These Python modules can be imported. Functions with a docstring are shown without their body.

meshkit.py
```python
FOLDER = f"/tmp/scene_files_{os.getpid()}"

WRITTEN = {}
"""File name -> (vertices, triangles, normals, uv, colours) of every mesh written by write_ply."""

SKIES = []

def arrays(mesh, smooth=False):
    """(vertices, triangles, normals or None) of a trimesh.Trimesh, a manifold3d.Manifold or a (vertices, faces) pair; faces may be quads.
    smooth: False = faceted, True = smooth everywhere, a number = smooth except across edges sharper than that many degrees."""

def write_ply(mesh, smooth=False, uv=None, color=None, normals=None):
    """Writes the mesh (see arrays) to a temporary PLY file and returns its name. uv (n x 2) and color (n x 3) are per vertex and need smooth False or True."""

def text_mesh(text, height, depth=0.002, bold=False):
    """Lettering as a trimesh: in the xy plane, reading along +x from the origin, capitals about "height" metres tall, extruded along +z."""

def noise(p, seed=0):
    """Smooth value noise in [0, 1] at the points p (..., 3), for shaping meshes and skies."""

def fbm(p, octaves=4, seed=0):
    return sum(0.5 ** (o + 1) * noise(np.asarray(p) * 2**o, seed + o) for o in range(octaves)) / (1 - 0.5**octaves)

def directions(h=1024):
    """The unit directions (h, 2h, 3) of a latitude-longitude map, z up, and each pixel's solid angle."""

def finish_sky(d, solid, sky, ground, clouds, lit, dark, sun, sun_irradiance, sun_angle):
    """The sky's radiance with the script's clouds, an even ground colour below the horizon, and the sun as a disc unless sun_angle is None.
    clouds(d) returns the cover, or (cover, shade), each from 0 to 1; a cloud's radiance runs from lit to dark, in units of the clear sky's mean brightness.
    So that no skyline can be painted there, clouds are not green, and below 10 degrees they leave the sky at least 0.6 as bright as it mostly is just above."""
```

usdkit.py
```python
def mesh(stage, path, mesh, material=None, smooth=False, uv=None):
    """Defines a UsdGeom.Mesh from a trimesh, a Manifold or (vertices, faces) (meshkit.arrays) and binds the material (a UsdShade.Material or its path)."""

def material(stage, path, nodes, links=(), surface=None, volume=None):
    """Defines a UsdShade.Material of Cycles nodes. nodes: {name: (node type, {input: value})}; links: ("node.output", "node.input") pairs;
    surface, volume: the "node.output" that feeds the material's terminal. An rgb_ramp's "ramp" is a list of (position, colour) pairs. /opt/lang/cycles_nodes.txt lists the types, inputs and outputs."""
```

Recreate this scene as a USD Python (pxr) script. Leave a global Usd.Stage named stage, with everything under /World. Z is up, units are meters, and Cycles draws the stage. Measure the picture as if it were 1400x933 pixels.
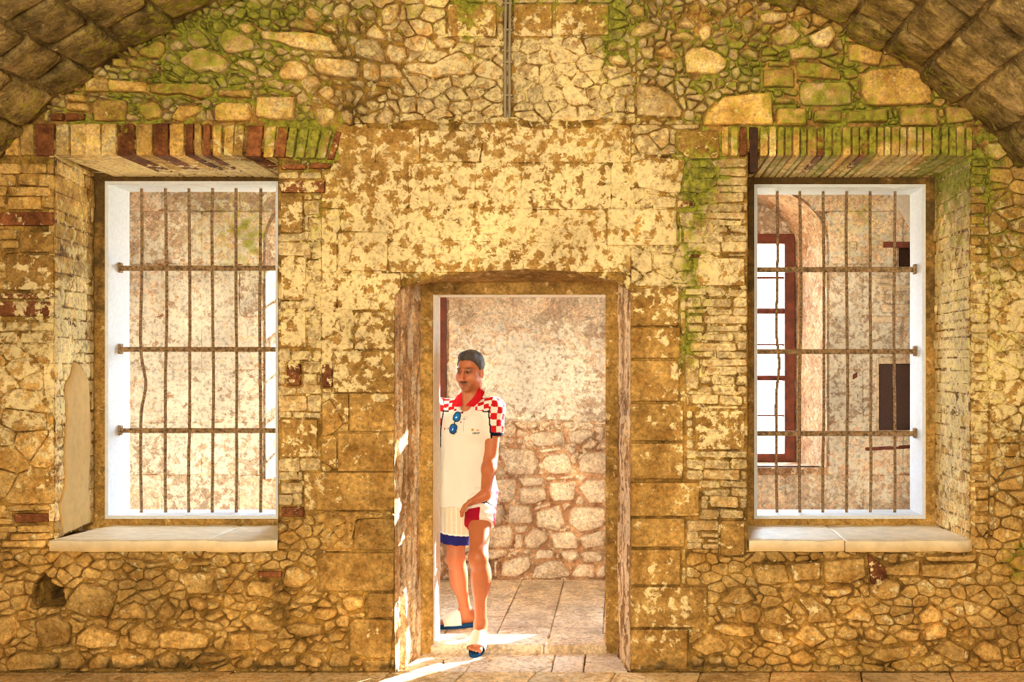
import math, random
import numpy as np, trimesh, shapely, usdkit, meshkit
from shapely.geometry import Polygon, MultiPoint, box as sbox
from shapely.ops import unary_union
from pxr import Usd, UsdGeom, UsdLux, UsdShade, Sdf, Gf, Vt

# ---------------------------------------------------------------- camera, sky, sun, lights
stage = Usd.Stage.CreateInMemory()
UsdGeom.SetStageUpAxis(stage, 'Z'); UsdGeom.SetStageMetersPerUnit(stage, 1.0)
UsdGeom.Xform.Define(stage, '/World'); UsdGeom.Scope.Define(stage, '/World/Looks')
F, CX, CY, CAM_D, CAM_Z = 1344.0, 850.0, 500.0, 5.6, 1.742      # focal length and principal point in pixels of 1400 x 933
cam = UsdGeom.Camera.Define(stage, '/World/camera')
cam.CreateHorizontalApertureAttr(36.0); cam.CreateFocalLengthAttr(F * 36 / 1400)
cam.CreateHorizontalApertureOffsetAttr((700 - CX) * 36 / 1400)
cam.CreateVerticalApertureOffsetAttr((CY - 466.5) * 36 / 1400)
cam.CreateClippingRangeAttr((0.05, 500.0)); cam.CreateExposureAttr(0.0)
cam.AddTranslateOp().Set((0, -CAM_D, CAM_Z)); cam.AddRotateXOp().Set(90.0)
sky = UsdLux.DomeLight.Define(stage, '/World/sky'); sky.CreateColorAttr((0.70, 0.85, 1.0)); sky.CreateIntensityAttr(9.5)
sun = UsdLux.DistantLight.Define(stage, '/World/sun'); sun.CreateAngleAttr(0.53); sun.CreateColorAttr((1.0, 0.95, 0.87)); sun.CreateIntensityAttr(13.0); sun.CreateNormalizeAttr(True)
SUN_AZ, SUN_EL = 41.0, 22.0                                         # light travels towards -x, -y and down
sun.AddRotateZOp().Set(-SUN_AZ); sun.AddRotateXOp().Set(-(90 - SUN_EL))
lamp = UsdLux.RectLight.Define(stage, '/World/rear_daylight')      # unseen warm light behind the camera, placed to light the front wall
lamp.CreateWidthAttr(2.8); lamp.CreateHeightAttr(2.3); lamp.CreateColorAttr((1.0, 0.855, 0.60)); lamp.CreateIntensityAttr(21.5)
lamp.AddTranslateOp().Set((-0.55, -6.6, 2.45)); lamp.AddRotateXOp().Set(90.0)

# ---------------------------------------------------------------- helpers
counts = {}
def path_for(name, parent='/World'):
    k = (str(parent), name); n = counts.get(k, 0); counts[k] = n + 1
    return f'{parent}/{name}' + (f'_{n:03d}' if n else '')
def tag(p, label=None, cat=None, group=None, kind=None):
    for k, v in (('label', label), ('category', cat), ('group', group), ('kind', kind)):
        if v: p.SetCustomDataByKey(k, v)
    return p
def xf(name, label=None, cat=None, group=None, kind=None, parent='/World', loc=None):
    x = UsdGeom.Xform.Define(stage, path_for(name, parent))
    if loc is not None: x.AddTranslateOp().Set(tuple(map(float, loc)))
    return str(tag(x.GetPrim(), label, cat, group, kind).GetPath())
def M(name, mesh, mat, parent='/World', smooth=False, paint=None, label=None, cat=None, group=None, kind=None, color=None):
    v, f, n = meshkit.arrays(mesh, smooth)
    p = path_for(name, parent)
    m = UsdGeom.Mesh.Define(stage, p)
    m.CreatePointsAttr(Vt.Vec3fArray.FromNumpy(v.astype(np.float32)))
    m.CreateFaceVertexCountsAttr(Vt.IntArray.FromNumpy(np.full(len(f), 3, np.int32)))
    m.CreateFaceVertexIndicesAttr(Vt.IntArray.FromNumpy(f.astype(np.int32).ravel()))
    m.CreateSubdivisionSchemeAttr('none')
    if n is not None:
        m.CreateNormalsAttr(Vt.Vec3fArray.FromNumpy(n.astype(np.float32))); m.SetNormalsInterpolation('vertex')
    if paint is not None: color = paint(v)
    if color is not None:
        UsdGeom.PrimvarsAPI(m).CreatePrimvar('paint', Sdf.ValueTypeNames.Color3fArray, 'vertex').Set(Vt.Vec3fArray.FromNumpy(np.asarray(color, np.float32)))
    UsdShade.MaterialBindingAPI.Apply(m.GetPrim()).Bind(mat)
    tag(m.GetPrim(), label, cat, group, kind)
    return p
def box(x0, x1, y0, y1, z0, z1):
    b = trimesh.creation.box((x1 - x0, y1 - y0, z1 - z0)); b.apply_translation(((x0 + x1) / 2, (y0 + y1) / 2, (z0 + z1) / 2)); return b
def bbox(x0, x1, y0, y1, z0, z1, r=0.004):
    """a box with chamfered edges"""
    c = np.array([(x, y, z) for x in (x0, x1) for y in (y0, y1) for z in (z0, z1)], float); mid = c.mean(0); pts = []
    for p in c:
        s = np.sign(p - mid)
        for k in range(3):
            q = p - s * r; q[k] = p[k]; pts.append(q)
    return trimesh.convex.convex_hull(np.array(pts))
cat_ = trimesh.util.concatenate
def grid_mesh(P):
    """(rows, cols, 3) points -> quads"""
    a, b = P.shape[:2]; i = np.arange(a * b).reshape(a, b)
    q = np.stack([i[:-1, :-1], i[:-1, 1:], i[1:, 1:], i[1:, :-1]], -1).reshape(-1, 4)
    return (P.reshape(-1, 3), q)
def tube(pts, r, n=10, caps=True):
    pts = np.asarray(pts, float); m = len(pts)
    r = np.broadcast_to(r, (m,)); t = np.gradient(pts, axis=0); t /= np.linalg.norm(t, axis=1)[:, None]
    up = np.array([0, 1, 0]) if abs(t[:, 1]).max() < .9 else np.array([1, 0, 0])
    a = np.cross(t, up); a /= np.linalg.norm(a, axis=1)[:, None]; b = np.cross(t, a)
    ang = np.arange(n) / n * 2 * np.pi
    V = (pts[:, None] + r[:, None, None] * (np.cos(ang)[None, :, None] * a[:, None] + np.sin(ang)[None, :, None] * b[:, None])).reshape(-1, 3)
    f = []
    for i in range(m - 1):
        for k in range(n):
            k2 = (k + 1) % n; f += [(i * n + k, i * n + k2, (i + 1) * n + k2), (i * n + k, (i + 1) * n + k2, (i + 1) * n + k)]
    V = np.vstack([V, pts[0], pts[-1]]); c0, c1 = m * n, m * n + 1
    for k in range(n):
        k2 = (k + 1) % n; f += [(c0, k2, k), (c1, (m - 1) * n + k, (m - 1) * n + k2)]
    t = trimesh.Trimesh(V, np.array(f), process=False)
    return t
X = lambda px, D=CAM_D: (np.asarray(px, float) - CX) * D / F              # pixel -> world on a plane at distance D
Z = lambda py, D=CAM_D: CAM_Z + (CY - np.asarray(py, float)) * D / F
PX = lambda x: CX + x * 240.0
PY = lambda z: CY - (z - CAM_Z) * 240.0
fbm, noise = meshkit.fbm, meshkit.noise
srgb = lambda r, g, b: tuple((np.array([r, g, b]) / 255.0) ** 2.2)

# ---------------------------------------------------------------- materials
def masonry(name, dark, light, wash, island=False, bump=0.5, rough=0.9, scale=1.0, var=0.35, gloss=0.25, moss1=(0.10, .11, .010), moss2=(0.38, .38, .045)):
    """weathered stone: stained body, flaking limewash (paint.r), moss (paint.g), dark tone (paint.b)"""
    rnd = ('geometry', {}) if island else ('object_info', {})
    N = {'geo': ('geometry', {}), 'rnd': rnd, 'att': ('attribute', {'attribute': 'paint'}), 'sep': ('separate_color', {}),
         'n0': ('noise_texture', {'scale': 1.7 * scale, 'detail': 4.0, 'roughness': .6}), 'r0': ('map_range', {'from_min': .32, 'from_max': .68, 'to_min': .66, 'to_max': 1.18, 'clamp': True}), 'm0': ('math', {'math_type': 'multiply'}), 'bw': ('vector_math', {'math_type': 'scale'}), 'n1': ('noise_texture', {'scale': 7.0 * scale, 'detail': 8.0, 'roughness': .62}),
         'n2': ('noise_texture', {'scale': 34.0 * scale, 'detail': 5.0, 'roughness': .65}),
         'n3': ('noise_texture', {'scale': 15.0 * scale, 'detail': 9.0, 'roughness': .68, 'distortion': .2}),
         'n5': ('noise_texture', {'scale': 17.0 * scale, 'detail': 6.0, 'roughness': .68}),
         'n6': ('noise_texture', {'scale': 75.0 * scale, 'detail': 4.0, 'roughness': .6}),
         'r1': ('rgb_ramp', {'ramp': [(0.30, dark), (0.47, tuple(.5 * (np.array(dark) + np.array(light)))), (0.60, light)]}),
         'r2': ('map_range', {'from_min': .28, 'from_max': .72, 'to_min': .52, 'to_max': 1.45}),
         'vr': ('map_range', {'from_min': 0., 'from_max': 1., 'to_min': 1 - var, 'to_max': 1 + var * .6}),
         'm1': ('math', {'math_type': 'multiply'}), 'r6': ('map_range', {'from_min': .3, 'from_max': .7, 'to_min': .74, 'to_max': 1.24}), 'm6': ('math', {'math_type': 'multiply'}), 'b1': ('vector_math', {'math_type': 'scale'}),
         'wa': ('math', {'math_type': 'multiply_add', 'value2': .62, 'value3': -.31}),
         'ws': ('math', {'math_type': 'add'}), 'wm': ('map_range', {'range_type': 'smoothstep', 'from_min': .485, 'from_max': .525, 'clamp': True}),
         'wc': ('rgb_ramp', {'ramp': [(0.32, tuple(.52 * np.array(wash))), (0.5, wash), (0.7, tuple(np.minimum(1.12 * np.array(wash), .95)))]}),
         'mw': ('mix', {}), 'tm': ('map_range', {'range_type': 'smoothstep', 'from_min': .36, 'from_max': .62, 'clamp': True}), 'tf': ('math', {'math_type': 'multiply', 'use_clamp': True}), 'tg': ('math', {'math_type': 'multiply', 'value2': 1.5, 'use_clamp': True}), 'mt': ('mix', {'mix_type': 'multiply', 'color2': (.86, .92, .36)}),
         'ga': ('math', {'math_type': 'multiply_add', 'value2': .72, 'value3': -.36}),
         'gs': ('math', {'math_type': 'add'}), 'gm': ('map_range', {'range_type': 'smoothstep', 'from_min': .46, 'from_max': .66, 'clamp': True, 'to_max': .92}),
         'gc': ('rgb_ramp', {'ramp': [(0.35, moss1), (0.62, moss2)]}), 'mg': ('mix', {}),
         'pm': ('map_range', {'range_type': 'smoothstep', 'from_min': .36, 'from_max': .28, 'clamp': True, 'to_max': .65}),
         'mp': ('mix', {'color2': (.035, .018, .006)}),
         'da': ('math', {'math_type': 'multiply_add', 'value2': .8, 'value3': -.4}), 'ds': ('math', {'math_type': 'add'}),
         'dm': ('map_range', {'range_type': 'smoothstep', 'from_min': .45, 'from_max': .7, 'clamp': True, 'to_max': .85}),
         'md': ('mix', {'color2': (.05, .030, .010)}),
         'h1': ('math', {'math_type': 'multiply_add', 'value2': 1.0}), 'h2': ('math', {'math_type': 'multiply_add', 'value2': .35}), 'h3': ('math', {'math_type': 'multiply_add', 'value2': .22}),
         'bp': ('bump', {'strength': bump, 'distance': .03 / scale}),
         'p': ('principled_bsdf', {'roughness': rough, 'specular_ior_level': gloss})}
    L = [('geo.position', f'{n}.vector') for n in ('n0', 'n1', 'n2', 'n3', 'n5', 'n6')] + [('att.color', 'sep.color'),
         ('n1.fac', 'r1.fac'), ('n2.fac', 'r2.value'), ('rnd.' + ('random_per_island' if island else 'random'), 'vr.value'),
         ('n6.fac', 'r6.value'), ('r2.result', 'm6.value1'), ('r6.result', 'm6.value2'), ('m6.value', 'm1.value1'), ('vr.result', 'm1.value2'), ('r1.color', 'b1.vector1'), ('n0.fac', 'r0.value'), ('r0.result', 'm0.value2'), ('m1.value', 'm0.value1'), ('m0.value', 'b1.scale'), ('wc.color', 'bw.vector1'), ('r0.result', 'bw.scale'),
         ('sep.r', 'wa.value1'), ('wa.value', 'ws.value1'), ('n3.fac', 'ws.value2'), ('ws.value', 'wm.value'),
         ('n2.fac', 'wc.fac'), ('wm.result', 'mw.fac'), ('b1.vector', 'mw.color1'), ('bw.vector', 'mw.color2'),
         ('n6.fac', 'pm.value'), ('pm.result', 'mp.fac'), ('n5.fac', 'tm.value'), ('sep.g', 'tg.value1'), ('tm.result', 'tf.value1'), ('tg.value', 'tf.value2'), ('tf.value', 'mt.fac'), ('mw.color', 'mt.color1'), ('mt.color', 'mp.color1'),
         ('sep.b', 'da.value1'), ('da.value', 'ds.value1'), ('n1.fac', 'ds.value2'), ('ds.value', 'dm.value'), ('dm.result', 'md.fac'), ('mp.color', 'md.color1'),
         ('sep.g', 'ga.value1'), ('ga.value', 'gs.value1'), ('n5.fac', 'gs.value2'), ('gs.value', 'gm.value'), ('n2.fac', 'gc.fac'),
         ('gm.result', 'mg.fac'), ('md.color', 'mg.color1'), ('gc.color', 'mg.color2'), ('mg.color', 'p.base_color'),
         ('n1.fac', 'h1.value1'), ('n2.fac', 'h2.value1'), ('h1.value', 'h2.value3'), ('n6.fac', 'h3.value1'), ('h2.value', 'h3.value3'),
         ('wm.result', 'h1.value3'), ('h3.value', 'bp.height'), ('bp.normal', 'p.normal')]
    # limewash stands a little proud of the stone
    N['h1'][1]['value2'] = 1.6; N['wk'] = ('math', {'math_type': 'multiply', 'value2': .16}); L = [x for x in L if x != ('wm.result', 'h1.value3')] + [('wm.result', 'wk.value1'), ('wk.value', 'h1.value3')]
    return usdkit.material(stage, '/World/Looks/' + name, N, L, surface='p.BSDF')
def plain(name, col, rough=.6, var=.12, scale=30., bump=.15, metallic=0., col2=None, paint=False, gloss=.5, dist=.004):
    N = {'geo': ('geometry', {}), 'n': ('noise_texture', {'scale': scale, 'detail': 6., 'roughness': .6}),
         'r': ('rgb_ramp', {'ramp': [(.35, tuple(np.array(col) * (1 - var))), (.62, col2 or tuple(np.minimum(np.array(col) * (1 + var), 1)))]}),
         'bp': ('bump', {'strength': bump, 'distance': dist}), 'p': ('principled_bsdf', {'roughness': rough, 'metallic': metallic, 'specular_ior_level': gloss})}
    L = [('geo.position', 'n.vector'), ('n.fac', 'r.fac'), ('n.fac', 'bp.height'), ('bp.normal', 'p.normal')]
    if paint:
        N['a'] = ('attribute', {'attribute': 'paint'}); N['mx'] = ('mix', {'mix_type': 'multiply', 'fac': 1.0})
        L += [('a.color', 'mx.color1'), ('r.color', 'mx.color2'), ('mx.color', 'p.base_color')]
    else: L += [('r.color', 'p.base_color')]
    return usdkit.material(stage, '/World/Looks/' + name, N, L, surface='p.BSDF')
CREAM = srgb(240, 205, 150); WASH = srgb(250, 224, 168); OCHRE = srgb(188, 122, 48)
m_mortar = masonry('mortar', srgb(74, 52, 22), srgb(186, 144, 76), WASH, bump=.8)
m_rubble = masonry('rubble_stone', srgb(204, 156, 84), srgb(252, 222, 166), WASH, bump=.7)
m_ochre = masonry('ochre_stone', srgb(178, 130, 62), srgb(236, 194, 120), WASH, bump=.6)
m_block = masonry('ashlar_block', srgb(150, 108, 52), srgb(196, 156, 90), WASH, bump=.35, var=.2)
m_brick = masonry('red_brick', srgb(92, 54, 34), srgb(158, 100, 64), WASH, bump=.5)
m_small = masonry('small_rubble', srgb(212, 166, 100), srgb(252, 226, 176), WASH, island=True, bump=.8, var=.2)
m_small2 = masonry('small_ochre', srgb(196, 144, 70), srgb(244, 202, 128), WASH, island=True, bump=.8, var=.2)
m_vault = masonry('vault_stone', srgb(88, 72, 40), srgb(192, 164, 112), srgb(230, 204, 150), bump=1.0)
m_far = masonry('corridor_plaster', srgb(212, 172, 138), srgb(236, 212, 184), srgb(244, 232, 214), bump=.4)
m_farstone = masonry('corridor_stone', srgb(220, 186, 150), srgb(244, 220, 190), srgb(248, 224, 192), bump=.6, var=.15)
m_farmortar = masonry('corridor_mortar', srgb(140, 92, 60), srgb(208, 164, 124), srgb(248, 224, 192), bump=.7)
m_embr = masonry('embrasure_plaster', srgb(160, 120, 86), srgb(206, 172, 134), srgb(222, 198, 164), bump=.8)
m_jamb = masonry('jamb_stone', srgb(150, 106, 62), srgb(232, 188, 138), srgb(244, 216, 180), bump=.7)
m_plaster = masonry('ochre_plaster', srgb(142, 106, 54), srgb(190, 150, 84), srgb(222, 190, 130), bump=.35)
m_floor = masonry('floor_slab', srgb(196, 156, 98), srgb(240, 208, 152), srgb(244, 218, 172), bump=.35, gloss=.4, rough=.7)
m_tile = masonry('corridor_tile', srgb(196, 164, 130), srgb(236, 210, 176), srgb(240, 220, 196), bump=.25, gloss=.4, rough=.65, var=.12)
m_sill = plain('sill_stone', srgb(240, 226, 196), .6, .10, 12, .5, paint=True)
m_smooth = plain('smooth_plaster', srgb(204, 168, 106), .9, .08, 14, .25, gloss=.2)
m_white = plain('white_paint', srgb(222, 230, 240), .7, .05, 40, .3)
m_lime = plain('pale_limewash', srgb(238, 230, 216), .85, .08, 30, .4)
m_iron = plain('rusty_iron', srgb(104, 80, 56), .75, .5, 60, .6, col2=srgb(168, 134, 92))
m_wood = plain('red_brown_wood', srgb(112, 52, 30), .6, .35, 14, .3)
m_lathe = plain('sooty_iron', srgb(62, 36, 18), .8, .4, 40, .4)  # colour of the iron strip, also the shade inside the wall hole
m_hatch = plain('brown_hatch', srgb(70, 44, 34), .6, .45, 90, .5)
m_cable = plain('grey_conduit', srgb(150, 138, 112), .6, .1, 40, .1)
m_dirt = plain('pale_ground', srgb(214, 196, 160), .9, .15, 2, .2)
m_room = masonry('room_plaster', srgb(120, 88, 48), srgb(196, 152, 92), WASH, bump=.5)
m_glass = usdkit.material(stage, '/World/Looks/pane_glass', {'t': ('transparent_bsdf', {'color': (.93, .95, .97)}), 'g': ('glossy_bsdf', {'roughness': .02}), 'f': ('fresnel', {'IOR': 1.45}), 'm': ('mix_closure', {})},
    [('f.fac', 'm.fac'), ('t.BSDF', 'm.closure1'), ('g.BSDF', 'm.closure2')], surface='m.closure')

# ---------------------------------------------------------------- where limewash, moss and darker tone lie on the front wall (in pixels of the wall face)
WASHMAP = [(690, 270, 250, 130, .27), (440, 430, 130, 150, .30), (900, 360, 90, 60, .2), (500, 620, 120, 60, .02), (60, 500, 120, 160, .3), (1370, 480, 90, 200, .35), (980, 520, 70, 220, .28),
           (640, 80, 140, 90, .22), (800, 100, 90, 80, .22), (900, 830, 60, 70, .16), (1200, 820, 200, 60, .12), (700, 330, 200, 40, .08), (870, 250, 60, 40, .25), (110, 470, 40, 120, .1), (410, 660, 40, 50, .2), (330, 90, 160, 70, .1), (270, 770, 120, 40, .14)]
MOSSMAP = [(270, 110, 190, 70, .56), (330, 25, 190, 50, .56), (420, 190, 60, 40, .56), (130, 180, 130, 50, .36), (450, 290, 40, 60, .34), (945, 350, 22, 120, .62), (965, 240, 40, 50, .6), (970, 90, 120, 90, .3), (930, 30, 90, 50, .2),
           (700, 5, 200, 28, .4), (1160, 150, 180, 65, .56), (1120, 60, 120, 60, .42), (1330, 220, 50, 60, .5), (1370, 320, 60, 90, .38), (1370, 500, 40, 90, .28), (1395, 770, 26, 40, .6), (60, 300, 60, 50, .2), (640, 30, 16, 60, .5), (840, 50, 30, 60, .5),
           (1190, 195, 150, 40, .36), (940, 480, 14, 30, .5), (250, 860, 200, 50, .08), (1190, 900, 140, 20, .2), (820, 200, 60, 40, .2)]
DIRTMAP = [(60, 790, 60, 50, .3), (640, 170, 200, 12, .35), (540, 850, 12, 80, .2), (560, 380, 30, 20, .4), (1000, 890, 160, 26, .3), (200, 900, 220, 26, .3), (700, 912, 800, 10, .4)]  # darker patches at the wall base, hole, ledge and door edge
def field(m, px, py, base):
    out = np.full(np.shape(px), base, float)
    for cx, cy, rx, ry, a in m: out = out + a * np.exp(-(((px - cx) / rx) ** 2 + ((py - cy) / ry) ** 2) ** 1.0)
    return out
def wallpaint(v, w=.0):
    px, py = PX(v[:, 0]), PY(v[:, 2])
    return np.clip(np.stack([field(WASHMAP, px, py, .28) + w, field(MOSSMAP, px, py, .10), field(DIRTMAP, px, py, .12)], 1), 0, 1)
def flat_paint(w=.4, g=.0, d=.1): return lambda v: np.tile([w, g, d], (len(v), 1))
# ---------------------------------------------------------------- stone builder
def pieces(g, amin):
    return [p for p in (getattr(g, 'geoms', [g])) if p.geom_type == 'Polygon' and p.area > amin]
def outline(poly, step, jit, rng):
    L = poly.exterior.length; n = int(np.clip(round(L / step), 9, 44))
    pts = np.array([poly.exterior.interpolate(k / n, normalized=True).coords[0] for k in range(n)])
    if shapely.geometry.LinearRing(pts).is_ccw is False: pts = pts[::-1]
    c = pts.mean(0); return pts + (pts - c) / np.maximum(np.linalg.norm(pts - c, axis=1)[:, None], 1e-9) * rng.uniform(-jit, jit, (n, 1))
def stone(pts, mapf, p, bury, edge, rough, rng, flat=False, tilt=.0):
    """pts (n,2) outline in metres; mapf(u, v, h) -> xyz; p: how proud; edge: rounding width"""
    c = pts.mean(0); d = pts - c; r = np.linalg.norm(d, axis=1); rm = max(np.median(r), 1e-6)
    e = min(edge / rm, .45)
    prof = [(1., -bury), (1.0, .25 * p), (1 - .35 * e, .72 * p), (1 - e, .96 * p), (max(1 - 2.2 * e, .5), p), (.34, p)]
    if not flat: prof = [(1., -bury), (1., .15 * p), (1 - .5 * e, .6 * p), (1 - 1.2 * e, .9 * p), (.36, 1.05 * p)]
    n = len(pts); uv = np.vstack([c + d * s for s, _ in prof] + [c[None]]); h = np.concatenate([np.full(n, x) for _, x in prof] + [[prof[-1][1]]])
    seed = int(rng.integers(1e6))
    q = np.c_[uv * 16, np.full(len(uv), seed % 97)]
    bumpy = (fbm(q, 3, seed % 1000) - .5) * 2 * rough
    t = rng.normal(0, tilt, 2) / rm
    top = h > -bury + 1e-9
    h = h + np.where(top, bumpy + (uv - c) @ t * p, 0)
    m = len(prof); f = []
    for k in range(m - 1):
        a = np.arange(n) + k * n; b = np.roll(np.arange(n), -1) + k * n
        f += [np.c_[a, b, b + n], np.c_[a, b + n, a + n]]
    a = np.arange(n) + (m - 1) * n; b = np.roll(np.arange(n), -1) + (m - 1) * n
    f.append(np.c_[a, b, np.full(n, m * n)])
    V = mapf(uv[:, 0], uv[:, 1], h)
    return trimesh.Trimesh(V, np.vstack(f), process=False)
def fill(region, gen, rng, gap, rnd, amin):
    """cells (polygons) clipped to region, shrunk by the joint and rounded"""
    out = []
    shapely.prepare(region)
    for c in gen:
        if not region.intersects(c): continue
        g = c if region.contains(c) else c.intersection(region)
        for p in pieces(g, amin):
            q = p.buffer(-gap - rnd, join_style=1).buffer(rnd, quad_segs=2)
            out += [s for s in pieces(q, amin * .6)]
    return out
def vor(x0, x1, y0, y1, sx, sy, rng, jit=.42):
    xs = np.arange(x0 - 2 * sx, x1 + 3 * sx, sx); ys = np.arange(y0 - 2 * sy, y1 + 3 * sy, sy); P = []
    for j, y in enumerate(ys):
        for x in xs:
            if rng.random() < .16: continue
            P.append((x + (j % 2) * sx / 2 + rng.uniform(-jit, jit) * sx, (y + rng.uniform(-jit, jit) * sy) * sx / sy))
    v = shapely.voronoi_polygons(MultiPoint(P))
    return [shapely.affinity.scale(c, 1, sy / sx, origin=(0, 0)) for c in v.geoms]
def courses(x0, x1, y0, y1, h, l, rng, wob=1.9):
    y, out = y0, []
    while y < y1:
        hh = rng.uniform(*h); x = x0 - rng.uniform(0, l[1])
        while x < x1:
            ll = rng.uniform(*l); j = lambda: rng.uniform(-wob, wob)
            out.append(Polygon([(x + j(), y + j()), (x + ll + j(), y + j()), (x + ll + j(), y + hh + j()), (x + j(), y + hh + j())])); x += ll
        y += hh
    return out
import shapely.affinity

# ---------------------------------------------------------------- stones read off the photograph: (origin x, y, scale, outlines)
HAND = {}
def H(kind, ox, oy, s, *polys):
    for p in polys:
        a = np.array(p, float).reshape(-1, 2) / s + (ox, oy)
        g = Polygon(a).buffer(0)
        for q in pieces(g, 8): HAND.setdefault(kind, []).append(q)
H('rubble', 150, 0, 5.588,
  (770,100,820,75,870,95,865,140,810,155,755,135), (800,170,870,160,905,200,880,245,800,250,785,205), (970,200,1010,170,1080,180,1135,225,1060,265,1000,240),
  (825,300,900,225,960,230,1060,280,1110,320,1100,380,1030,400,970,410,890,410,850,360), (575,255,620,225,680,225,740,270,780,340,720,365,640,370,590,310),
  (545,470,620,400,720,372,850,420,915,465,890,540,830,570,780,545,650,560,590,510), (755,265,790,255,825,290,800,325), (415,460,480,410,545,430,540,480,500,500),
  (970,470,1050,455,1120,500,1130,570,1050,540,985,500), (1130,530,1170,490,1265,570,1220,600,1140,585), (1290,580,1330,500,1397,460,1440,520,1420,610,1310,605),
  (1200,630,1260,600,1355,640,1300,690,1220,670), (900,590,960,575,1050,610,1030,645,910,650), (430,310,520,290,590,350,560,390,470,385,435,350), (320,550,380,530,385,580,330,595),
  (1130,745,1418,742,1412,910,1300,922,1125,900))
H('ochre', 150, 0, 5.588, (230,390,320,350,370,310,420,325,430,390,380,445,320,450,240,430), (145,365,190,360,220,400,205,440,165,430), (420,240,480,215,540,235,565,275,500,275),
  (580,180,620,160,655,190,640,215,595,210), (680,180,710,150,740,165,735,200,755,245,700,215), (805,820,860,785,1080,790,1085,900,1060,925,810,933), (215,800,340,765,405,830,395,900,290,925,225,860),
  (480,910,540,810,700,805,700,850,600,900,560,933), (0,770,130,765,135,860,120,925,0,928,-120,925,-125,800,-100,765), (390,560,440,550,550,610,540,635,440,620), (300,650,420,640,780,650,790,730,700,760,560,720,420,730,310,710), (820,690,1090,690,1080,750,820,740))
H('rubble', 380, 0, 5.588, (45,70,100,30,160,60,155,110,60,105), (150,0,215,0,210,60,180,75), (215,100,260,50,335,90,330,150,265,170,225,135), (80,185,130,150,200,160,300,205,290,240,200,235,100,210),
  (420,120,440,60,510,15,560,60,530,110,450,155), (615,95,680,50,750,90,755,145,690,160,650,130), (785,100,830,40,930,20,925,110,850,190,810,185), (510,200,530,130,590,150,625,240,610,275,530,235), (620,210,680,190,670,250,630,245),
  (675,250,740,175,830,280,815,310,680,285), (465,270,510,255,540,310,520,370,480,350), (580,350,640,300,780,310,810,400,830,490,720,465,600,430), (820,400,840,330,980,370,985,440,930,490,860,470), (485,390,555,360,565,430,530,435),
  (275,450,300,445,540,460,620,490,610,600,500,600,310,560,280,510), (650,500,690,470,770,500,775,600,740,625,655,600), (780,500,900,495,960,580,930,600,785,600), (10,560,60,480,130,460,200,490,245,570,160,610,60,605), (170,640,200,600,300,580,345,650,250,690,235,720),
  (300,700,370,650,420,670,430,730,380,770), (250,760,290,725,340,760,330,790,270,785), (520,625,670,620,665,680,560,660), (510,700,560,670,590,740,560,800,520,780), (970,500,1060,480,1180,500,1290,440,1400,400,1440,430,1500,480,1480,560,1400,580,1300,570,1200,600,1100,575,1000,550),
  (1180,300,1290,290,1360,310,1340,360,1240,370), (880,250,930,240,965,290,950,330,885,310), (285,820,400,825,455,870,440,920,350,980,300,950), (470,860,540,830,580,880,560,960,500,940), (590,830,640,785,695,840,690,870,620,880), (750,910,830,800,890,860,860,960,770,950),
  (-130,240,0,250,100,245,290,255,410,290,420,330,470,370,440,400,300,395,130,370,0,320,-120,300))
H('ochre', 380, 0, 5.588, (310,210,370,170,465,180,460,260,400,260,330,235), (400,610,430,598,520,640,470,660,410,640), (660,740,690,695,820,700,740,745,665,765), (730,650,800,620,930,640,820,670), (870,650,920,640,960,680,945,730,880,710))
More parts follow.
